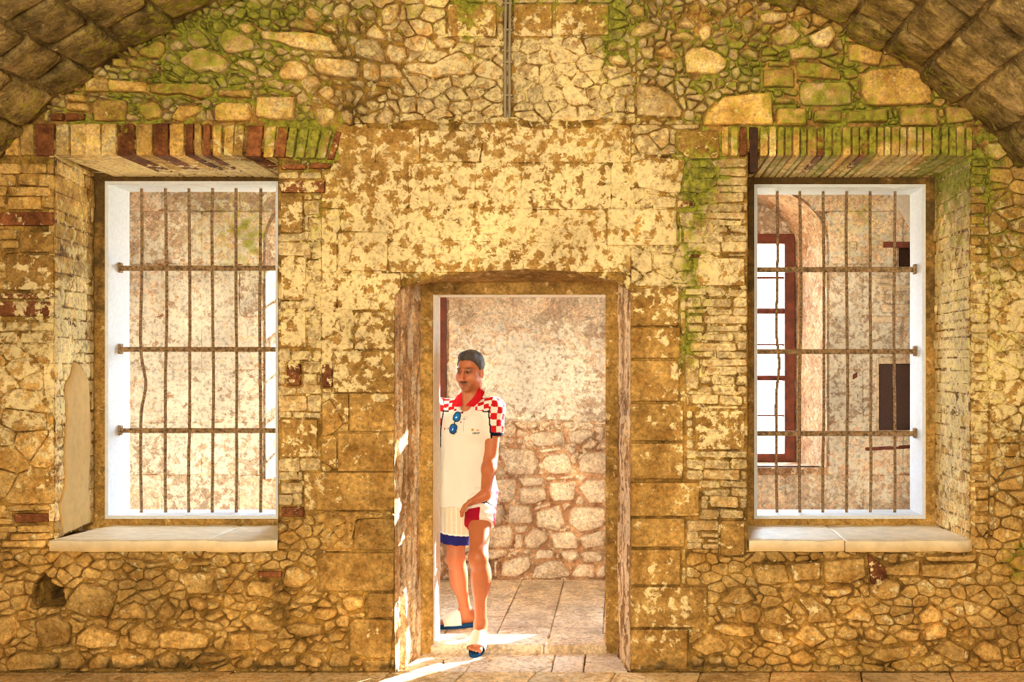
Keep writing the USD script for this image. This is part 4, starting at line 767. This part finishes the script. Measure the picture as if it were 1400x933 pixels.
# right hand, hanging behind the wall
for i in range(4):
    a = WRR + [-.004, -.030 + .020 * i, -.085]; B.cone(WRR, a, .026, .013, .015); B.cone(a, a + [.012, -.004, -.035], .0105, .0098, .004); B.cone(a + [.012, -.004, -.035], a + [.028, -.004, -.062], .0098, .008, .003)
B.cone(WRR + [0, -.02, -.02], WRR + [.02, -.05, -.07], .016, .012, .01); B.cone(WRR + [.02, -.05, -.07], WRR + [.028, -.052, -.105], .012, .009, .004)
# head
E = lambda c, r, k, op='u': B.ell(hp(*c), r, k, op, HR)
C = lambda a, b, ra, rb, k, op='u': B.cone(hp(*a), hp(*b), ra, rb, k, op)
E((0, .018, .052), (.076, .096, .086), .03); E((0, -.022, -.028), (.068, .070, .082), .035); E((0, -.066, -.093), (.026, .022, .020), .03); C((-.050, -.006, -.072), (.050, -.006, -.072), .020, .020, .03)
for s in (-1, 1):
    E((s * .042, -.054, -.022), (.028, .026, .030), .03); E((s * .031, -.096, .011), (.017, .016, .011), .012, 's'); E((s * .031, -.0765, .011), (.0135, .0135, .0125), .004)
    C((s * .014, -.088, .031), (s * .046, -.073, .032), .009, .007, .014); C((s * .018, -.0895, .0235), (s * .044, -.076, .0205), .0045, .004, .005); C((s * .018, -.086, .001), (s * .042, -.075, .000), .004, .004, .006)
    E((s * .078, .010, -.004), (.009, .021, .033), .006); E((s * .086, .004, .000), (.006, .011, .019), .006, 's'); E((s * .013, -.101, -.037), (.0095, .011, .008), .006)
    C((s * .020, -.086, -.030), (s * .034, -.072, -.070), .010, .010, .015)
C((0, -.090, .024), (0, -.117, -.026), .0095, .0125, .008); E((0, -.119, -.032), (.0145, .0125, .012), .006); C((0, -.104, -.042), (0, -.096, -.054), .006, .005, .008)
C((-.022, -.082, -.064), (.022, -.082, -.064), .0085, .0085, .008); E((0, -.093, -.060), (.020, .009, .0055), .005); E((0, -.0905, -.070), (.018, .009, .006), .005); C((-.024, -.0985, -.0655), (.024, -.0985, -.0655), .0025, .0025, .003, 's')
bv, bq = B.mesh()
def skin_paint(v):
    q = (v - HC) @ HR; c = np.tile(srgb(190, 114, 76), (len(v), 1)); x, y, z = q[:, 0], q[:, 1], q[:, 2]; near = (np.abs(q) < [.12, .14, .17]).all(1); front = near & (y < -.02)
    nz = fbm(v * 160, 3, 2); body = fbm(v * 26, 3, 5); c *= (.93 + .14 * body)[:, None]
    def put(m, col, a=1.):
        m = np.clip(m, 0, 1)[:, None] * a; c[:] = c * (1 - m) + np.array(col) * m
    g = lambda cx, cz, rx, rz: np.exp(-(((x - cx) / rx) ** 2 + ((z - cz) / rz) ** 2) ** 2) * front
    put(g(0, -.078, .056, .044) * (.45 + .5 * nz), srgb(128, 88, 68), .65)                 # shaved beard
    put(g(0, -.052, .034, .011) * (.7 + .5 * nz), srgb(70, 48, 40), .9)                    # moustache
    put(g(0, -.086, .012, .012) * (.3 + .7 * nz), srgb(110, 78, 62), .5)
    put(g(0, -.066, .021, .0075), srgb(168, 84, 70), .75); put(g(0, -.0655, .022, .0016), srgb(84, 36, 30), .8)
    put(g(-.03, -.02, .026, .02) + g(.03, -.02, .026, .02) + g(0, -.03, .016, .014), srgb(206, 112, 78), .35)
    for s in (-1, 1):
        put(g(s * .031, .012, .024, .017), srgb(120, 70, 48), .7)  # eye sockets and whites darkened, shade put into the skin colour
        put(g(s * .031, .0105, .0135, .0052), srgb(120, 92, 78), .9); put(g(s * .034 - .006, .011, .0074, .0064), srgb(34, 22, 18), 1.); put(g(s * .031, .0165, .016, .0022), srgb(50, 30, 24), .8)
        put(np.exp(-(((x - s * .033) / .021) ** 2 + ((z - .034 + .10 * np.abs(np.abs(x) - .03)) / .0075) ** 2) ** 2) * front * (.6 + .6 * nz), srgb(58, 42, 34), .9)
    toe = (v[:, 2] < .1) & (v[:, 1] < .34); put(toe * 1., srgb(222, 150, 112), .4)
    return c
m_skin = usdkit.material(stage, '/World/Looks/skin', {'a': ('attribute', {'attribute': 'paint'}), 'geo': ('geometry', {}), 'n': ('noise_texture', {'scale': 220., 'detail': 3.}), 'bp': ('bump', {'strength': .12, 'distance': .002}),
    'p': ('principled_bsdf', {'roughness': .48, 'specular_ior_level': .4, 'subsurface_weight': .12, 'subsurface_scale': .01})}, [('a.color', 'p.base_color'), ('geo.position', 'n.vector'), ('n.fac', 'bp.height'), ('bp.normal', 'p.normal')], surface='p.BSDF')
m_cloth = plain('printed_cloth', (1., 1., 1.), .85, .05, 300, .25, paint=True, gloss=.2, dist=.002)
m_hair = plain('dark_hair', srgb(52, 44, 40), .55, .4, 180, .7, col2=srgb(82, 74, 70), dist=.003)
man = xf('person', 'person in white polo with red checks and pale shorts standing in doorway, hand on thigh', 'person')
M('body', (bv, bq), m_skin, man, True, skin_paint)
# hair: a close cap with a swept fringe, and the eyebrows' colour is on the skin
Hf = Field(HC - [.13, .15, .12], HC + [.13, .15, .18], .0034)
Hf.ell(hp(0, .020, .056), (.0825, .1015, .093), .02, rot=HR); Hf.ell(hp(.004, -.040, .116), (.054, .040, .024), .03, rot=HR)
def cutf(x, y, z):
    P = [x - HC[0], y - HC[1], z - HC[2]]; q = [HR[0, i] * P[0] + HR[1, i] * P[1] + HR[2, i] * P[2] for i in range(3)]
    line = .090 - .006 * np.cos(q[0] * 40) + .004 * np.sin(q[0] * 120 + 1)                     # hairline on the forehead
    temple = .085 - 1.25 * np.clip(q[1] + .060, 0, .12) - .55 * np.clip(q[1] + .0, 0, .2)
    lim = np.where(q[1] < -.060, line, np.minimum(line, temple)); lim = np.maximum(lim, -.075)
    return lim - q[2]
Hf.add(cutf, HC - .2, HC + .2, op='i')
sl, g = Hf.win(HC - .2, HC + .2); pts = np.stack(np.broadcast_arrays(*g), -1); q_ = (pts - HC) @ HR
Hf.f[sl] -= ((fbm(np.stack([q_[..., 0] * 75, q_[..., 1] * 22, q_[..., 2] * 40], -1), 3, 3) - .5) * .008).astype(np.float32)
M('hair', Hf.mesh(), m_hair, man, True)
# polo shirt
Sf = Field((-1.36, .50, .78), (-.68, .90, 1.60), .0042)
Sf.ell((-.995, .695, 1.30), (.182, .122, .20), .05); Sf.ell((-.994, .695, 1.10), (.176, .122, .19), .06); Sf.ell((-.982, .680, .90), (.190, .142, .24), .06)
Sf.cone((-.87, .660, 1.462), (-1.12, .722, 1.462), .066, .066, .05); Sf.ell((-.93, .605, 1.36), (.08, .056, .08), .05); Sf.ell((-1.05, .635, 1.36), (.08, .056, .08), .05)
Sf.cone((-.915, .69, 1.478), (-.962, .70, 1.535), .040, .040, .04); Sf.cone((-1.045, .72, 1.478), (-.985, .70, 1.535), .040, .040, .04)
for sh, el in ((SHL, ELL), (SHR, ELR)):
    d = (el - sh) / np.linalg.norm(el - sh); Sf.ell(sh, (.073, .073, .072), .04); Sf.cone(sh, sh + d * .135, .069, .073, .03)
def cuff(sh, el, L_):
    d = (el - sh) / np.linalg.norm(el - sh)
    def fn(x, y, z):
        a = (x - sh[0]) * d[0] + (y - sh[1]) * d[1] + (z - sh[2]) * d[2]; r = np.sqrt((x - sh[0] - a * d[0]) ** 2 + (y - sh[1] - a * d[1]) ** 2 + (z - sh[2] - a * d[2]) ** 2)
        return np.where((a > L_ - .05) & (a < .26) & (r < .10) & (np.abs(x - (-.985)) > .168), a - L_, -.05)
    return fn
Sf.add(cuff(SHL, ELL, .170), (-.95, .5, .85), (-.6, .9, 1.6), op='i'); Sf.add(cuff(SHR, ELR, .170), (-1.4, .5, .85), (-1.05, .9, 1.6), op='i')
Sf.add(lambda x, y, z: (.842 - .012 * np.clip((x + .98) / .15, -1, 1) + .006 * np.sin(x * 40)) - z + 0 * y, (-1.4, .5, .75), (-.6, .95, .95), op='i')
sl, g = Sf.win((-1.4, .5, .75), (-.6, .95, 1.62)); pts = np.stack(np.broadcast_arrays(*g), -1)
fold = np.sin((pts[..., 0] + .98) * 34 + pts[..., 2] * 9 + 3 * fbm(pts * 5, 2, 4)) * .0035 * np.clip((1.32 - pts[..., 2]) / .3, 0, 1) + (fbm(pts * [14, 14, 6], 3, 6) - .5) * .010
Sf.f[sl] += fold.astype(np.float32)
Sf.cone(hp(0, .035, -.05), (-.990, .62, 1.488), .058, .036, .012, 's'); Sf.cone((-.985, .55, 1.47), (-.990, .58, 1.40), .018, .006, .012, 's')
sv, sq = Sf.mesh()
RED, WHT, NAVY, CRIM = srgb(206, 32, 40), srgb(242, 238, 230), srgb(22, 24, 48), srgb(168, 24, 52)
def shirt_paint(v):
    c = np.tile(WHT, (len(v), 1)); n = len(v); x, y, z = v.T; bx = (x + .985)
    for sh, el, s in ((SHL, ELL, 1), (SHR, ELR, -1)):
        d = (el - sh) / np.linalg.norm(el - sh); r = v - sh; a = r @ d; rad = r - a[:, None] * d; ang = np.arctan2(rad[:, 1], rad[:, 0])
        seam_x = .158 - .10 * np.clip((z - 1.40) / .06, 0, 1) * 0
        arm = (s * bx > .150 + .018 * np.clip((1.46 - z) / .2, 0, 1)) & (z > 1.22)
        yoke = (s * bx > .060) & (z > 1.455 + .0 * bx) & (y < .80) & ~arm | (s * bx > .060) & (z > 1.47) & ~arm
        u = ang * .072 / .040; w = a / .040
        chk = (np.floor(u) + np.floor(w + .3)).astype(int) % 2 == 0
        yk = (np.floor(s * bx / .040 + .1) + np.floor((z + y) / .036)).astype(int) % 2 == 0
        c[arm & chk] = RED; c[yoke & yk] = RED
        c[arm & (a > .150)] = NAVY
        c[(np.abs(s * bx - (.148 + .018 * np.clip((1.46 - z) / .2, 0, 1))) < .0045) & (z > 1.22) & (z < 1.462) & (y < .72)] = NAVY
        c[(np.abs(z - 1.452) < .0045) & (s * bx > .11) & (s * bx < .150) & (y < .70)] = NAVY
    return c
shirt = M('polo_shirt', (sv, sq), m_cloth, man, True, shirt_paint)
# a ray from the viewer finds the cloth under a picture pixel
def on_cloth(px, py, V, F_, default):
    o = np.array([0, -CAM_D, CAM_Z]); d = P_(px, py, .6) - o; d /= np.linalg.norm(d)
    q = V - o; t = q @ d; r = np.linalg.norm(q - t[:, None] * d, axis=1); m = r < .006
    return o + d * t[m].min() if m.any() else P_(px, py, default)
front = np.vstack([sv[sv[:, 1] < .70], bv[(bv[:, 1] < .70) & (bv[:, 2] > 1.4)]])
def flap(inner, outer, name='collar', n=12, m=7, off=.007):
    t = np.linspace(0, 1, n); I, O = [np.stack([np.interp(t, np.linspace(0, 1, len(p)), np.array(p, float)[:, k]) for k in (0, 1)], 1) for p in (inner, outer)]; rows = []
    for w in np.linspace(0, 1, m):
        px = I * (1 - w) + O * w; rows.append([on_cloth(a, b, front, None, .6) + [0, -off - .004 * math.sin(w * math.pi), 0] for a, b in px])
    R3 = np.array(rows)
    for _ in range(3): R3[1:-1, 1:-1, 1] = (R3[:-2, 1:-1, 1] + R3[2:, 1:-1, 1] + R3[1:-1, :-2, 1] + R3[1:-1, 2:, 1] + R3[1:-1, 1:-1, 1]) / 5
    V, Q = grid_mesh(R3); T = np.vstack([Q[:, [0, 1, 2]], Q[:, [0, 2, 3]]]); t_ = cat_([trimesh.Trimesh(V, T, process=False), trimesh.Trimesh(V + [0, .0035, 0], T[:, ::-1], process=False)])
    M(name, t_, m_cloth, shirt, True, lambda v: np.tile(srgb(206, 32, 44), (len(v), 1)), label='red collar flap')
from scipy.spatial import cKDTree
flap([(655.5, 530), (648, 543), (636.5, 555)], [(663, 536.5), (658, 547), (648, 556.5)]); flap([(631.5, 537), (631.5, 544), (632.5, 555)], [(625, 541), (620, 549), (617.5, 555), (625, 556.5)])
ac = np.linspace(-.25, math.pi + .25, 40); rows = [np.c_[-.978 + (.064 + .014 * t) * np.cos(ac), .700 + (.062 + .016 * t) * np.sin(ac), 1.556 - .045 * t - .018 * (1 - np.sin(np.clip(ac, 0, math.pi)))] for t in np.linspace(0, 1, 6)]
V, Q = grid_mesh(np.array(rows)); T = np.vstack([Q[:, [0, 1, 2]], Q[:, [0, 2, 3]]]); M('collar', cat_([trimesh.Trimesh(V, T, process=False), trimesh.Trimesh(V * [1, 1, 1] + [0, 0, .001], T[:, ::-1], process=False)]), m_cloth, shirt, True, lambda v: np.tile(srgb(206, 32, 44), (len(v), 1)))
def lettering(text, px, py, hgt, col, parent, name, bold=True):
    m = meshkit.text_mesh(text, hgt, .0012, bold); p = on_cloth(px, py, sv, sq, .58); v = np.array(m.vertices); w = v[:, 0].max()
    v[:, 0] -= w / 2; q = np.c_[p[0] + v[:, 0], np.zeros(len(v)), p[2] + v[:, 1]]
    near = sv[sv[:, 1] < .64]; q[:, 1] = near[cKDTree(near[:, [0, 2]]).query(q[:, [0, 2]], 4)[1], 1].min(1) - .002 - v[:, 2]
    return M(name, trimesh.Trimesh(q, m.faces, process=False), m_cloth, parent, False, lambda v: np.tile(col, (len(v), 1)))
lettering('R', 608, 588, .013, srgb(196, 60, 70), shirt, 'chest_print'); lettering('YB', 614, 588, .013, srgb(52, 72, 150), shirt, 'chest_print')
lettering('NRSP', 651, 594, .012, srgb(70, 60, 58), shirt, 'chest_print')
def blob(px, py, w, h, col, name, parent=None, V=None, n=20, th=.0015):
    V = sv if V is None else V; p = on_cloth(px, py, V, None, .58); a = np.arange(n) / n * 2 * np.pi
    ring = np.c_[p[0] + w / 2 * np.cos(a), np.full(n, p[1] - th), p[2] + h / 2 * np.sin(a)]
    v = np.vstack([ring, ring + [0, .006, 0], p + [0, -th * 1.6, 0]]); i = np.arange(n); j = (i + 1) % n
    f = np.vstack([np.c_[i, j, np.full(n, 2 * n)], np.c_[i, i + n, j + n], np.c_[i, j + n, j]])
    return M(name, trimesh.Trimesh(v, f, process=False), m_cloth, parent or shirt, False, lambda v: np.tile(col, (len(v), 1)))
blob(646, 588, .016, .016, srgb(196, 158, 40), 'chest_print'); blob(653, 588.5, .018, .007, srgb(226, 120, 100), 'chest_print')
for px, py in ((630, 577.5), (632, 565)): blob(px, py, .009, .009, srgb(190, 30, 40), 'button', n=12)
# placket edge
pl = [on_cloth(px, py, sv, None, .58) + [0, -.0025, 0] for px, py in ((635, 560), (634.5, 570), (634, 580), (633.5, 590))]
M('placket', tube(np.array(pl), .0016, 6), m_cloth, shirt, True, lambda v: np.tile(srgb(208, 200, 190), (len(v), 1)))
# shorts
Qf = Field((-1.24, .20, .54), (-.70, .90, 1.0), .0042)
Qf.ell((-.975, .682, .93), (.172, .128, .13), .05); dL, dR = (KNL - HIL) / np.linalg.norm(KNL - HIL), (KNR - HIR) / np.linalg.norm(KNR - HIR)
Qf.cone(HIL, HIL + dL * .36, .104, .088, .04); Qf.cone(HIR, HIR + dR * .36, .108, .098, .04)
def hems(x, y, z):
    s = (x + .967) - .12 * (y - .6) * 0; left = (x > -.962) | (y < .52)
    aL = (x - HIL[0]) * dL[0] + (y - HIL[1]) * dL[1] + (z - HIL[2]) * dL[2]; aR = (x - HIR[0]) * dR[0] + (y - HIR[1]) * dR[1] + (z - HIR[2]) * dR[2]
    return np.where(left, aL - .235, aR - (.325 + .10 * (x + 1.06)))
Qf.add(hems, (-1.3, .1, .5), (-.6, .95, 1.02), op='i'); Qf.add(lambda x, y, z: z - .985 + 0 * x + 0 * y, (-1.3, .1, .9), (-.6, .95, 1.02), op='i')
sl, g = Qf.win((-1.3, .1, .5), (-.6, .95, 1.02)); pts = np.stack(np.broadcast_arrays(*g), -1)
Qf.f[sl] += ((fbm(pts * [20, 20, 9], 3, 16) - .5) * .014 + np.where(pts[..., 0] > -.955, np.sin(pts[..., 2] * 150 + pts[..., 0] * 30) * .0022, 0)).astype(np.float32)
qv, qq = Qf.mesh()
def shorts_paint(v):
    c = np.tile(srgb(232, 214, 190), (len(v), 1)); left = (v[:, 0] > -.962) | (v[:, 1] < .52); aL = (v - HIL) @ dL; aR = (v - HIR) @ dR
    st = (np.sin(v[:, 0] * 2 * np.pi / .030) > .80) & ~left; c[st] = srgb(248, 240, 226)
    lim = .325 + .10 * (v[:, 0] + 1.06); c[~left & (aR > lim - .062)] = srgb(38, 40, 110); c[~left & (np.abs(aR - lim + .066) < .005)] = srgb(250, 246, 236)
    rc = v[:, 0]; L_ = left & (aL > -.02)
    c[L_] = srgb(240, 234, 226); c[L_ & (aL > .165) & (rc < -.875)] = CRIM; c[L_ & (rc > -.795)] = srgb(214, 60, 84); band = np.abs(aL - .12 - .2 * (rc + .87)) < .006; c[L_ & band] = srgb(60, 60, 50)
    yel = ((rc + .905) / .036) ** 2 + ((aL - .118) / .026) ** 2 < 1; c[L_ & yel] = srgb(226, 196, 20); blu = ((rc + .858) / .020) ** 2 + ((aL - .118) / .022) ** 2 < 1; c[L_ & blu] = srgb(34, 30, 66)
    c[left & (aL < .03) & (rc < -.93) & (v[:, 2] > .80)] = srgb(176, 24, 50)
    return c
shorts = M('shorts', (qv, qq), m_cloth, man, True, shorts_paint)
# ring mark of the shorts' print
p = on_cloth(620, 718, qv, None, .6); a = np.linspace(0, 2 * np.pi, 25); M('shorts_print', tube(np.c_[p[0] + .015 * np.cos(a), np.full(25, p[1] - .001), p[2] + .017 * np.sin(a)], .0022, 6), m_cloth, shorts, True, lambda v: np.tile(srgb(250, 244, 232), (len(v), 1)))
# slides
def slide(Fq, lab):
    q, d, s_, up = Fq; n = 44; a = np.arange(n) / n * 2 * np.pi
    fx = .068 + .142 * np.cos(a); wy = (.040 + .010 * np.cos(a)) * np.sin(a) * np.where(np.abs(np.cos(a)) > .5, 1., 1.)
    prof = [(.97, -.026), (1., -.020), (1., -.006), (.97, .0)]; V, f = [], []
    for sc, u in prof: V += [q(.068 + (x - .068) * sc, y * sc, u) for x, y in zip(fx, wy * 1.12)]
    V += [q(.068, 0, -.026), q(.068, 0, -.002)]; i = np.arange(n); j = (i + 1) % n
    for k in range(3): f += [np.c_[i + k * n, j + k * n, j + k * n + n], np.c_[i + k * n, j + k * n + n, i + k * n + n]]
    f += [np.c_[j, i, np.full(n, 4 * n)], np.c_[i + 3 * n, j + 3 * n, np.full(n, 4 * n + 1)]]
    t = trimesh.Trimesh(np.array(V), np.vstack(f), process=False); t.fix_normals()
    sl_ = M('slide_sandal', t, m_cloth, man, 40, lambda v: np.tile(srgb(24, 70, 120), (len(v), 1)), label=lab)
    rows = []
    for x in np.linspace(.030, .142, 10):
        w_ = .056 - .06 * abs(x - .09); r_ = []
        for t2 in np.linspace(0, math.pi, 22):
            r_.append(q(x + .012 * math.sin(t2), w_ * math.cos(t2), -.004 + (.094 - .44 * (x - .03)) * math.sin(t2) ** .6))
        rows.append(r_)
    V, Q = grid_mesh(np.array(rows)); F3_ = np.vstack([Q[:, [0, 1, 2]], Q[:, [0, 2, 3]]]); t = trimesh.Trimesh(V, F3_, process=False); nv = np.array(t.vertex_normals)
    if (nv @ up).mean() < 0: nv = -nv
    M('strap', cat_([trimesh.Trimesh(V + nv * .0035, F3_, process=False), trimesh.Trimesh(V, F3_[:, ::-1], process=False)]), m_cloth, sl_, True, lambda v: np.tile(srgb(240, 236, 220), (len(v), 1)), label='broad white strap')
slide(FL_q, 'blue slide sandal with a white strap'); slide(FR_q, None)
# sunglasses hanging from the placket
m_lens = plain('blue_mirror_lens', srgb(14, 74, 190), .12, .35, 22, .0, gloss=.8, col2=srgb(40, 140, 235), metallic=.3)
m_frame = plain('black_plastic', srgb(20, 20, 26), .35, .2, 40, .05)
sg = xf('sunglasses', 'mirrored blue sunglasses with dark frames hooked on the placket of the white polo', 'sunglasses')
c1, c2 = on_cloth(625.3, 569.8, sv, None, .58) + [0, -.014, 0], on_cloth(620.0, 586.5, sv, None, .58) + [0, -.014, 0]
ax = (c2 - c1) / np.linalg.norm(c2 - c1); nrm = np.array([.15, -1, .05]); nrm -= ax * (nrm @ ax); nrm /= np.linalg.norm(nrm); sd = np.cross(ax, nrm)
def lens(c, sgn):
    a = np.linspace(0, 2 * np.pi, 29)[:-1]; e = .036 * sgn; rr_ = np.sign(np.cos(a)) * np.abs(np.cos(a)) ** .8, np.sign(np.sin(a)) * np.abs(np.sin(a)) ** .8
    ring = c + np.outer(rr_[0] * .030, ax) + np.outer(rr_[1] * .021 * (1 - .15 * rr_[0] * sgn), sd)
    rows = [ring * s + c * (1 - s) + nrm * (.006 * (1 - s * s)) for s in (1, .7, .35, .02)]
    V = np.vstack(rows); f = []
    for k in range(3):
        i = np.arange(28) + k * 28; j = np.roll(np.arange(28), -1) + k * 28; f += [np.c_[i, j, j + 28], np.c_[i, j + 28, i + 28]]
    t = trimesh.Trimesh(V, np.vstack(f), process=False)
    if (t.vertex_normals @ nrm).mean() < 0: t.invert()
    M('lens', t, m_lens, sg, True); M('frame', tube(np.vstack([ring, ring[:2]]), .0028, 8), m_frame, sg, True)
lens(c1, -1); lens(c2, 1)
M('bridge', tube(np.array([c1 + ax * .026, (c1 + c2) / 2 + nrm * .004 + sd * .004, c2 - ax * .026]), .003, 8), m_frame, sg, True)
for c, s in ((c1, -1), (c2, 1)):
    e = c + ax * .030 * s; M('temple', tube(np.array([e, e + sd * -.012 * 0 - nrm * .004 + np.array([.012, 0, -.004]), e + np.array([.030, .004, .002 if s < 0 else .012])]), .003, 8), m_frame, sg, True)
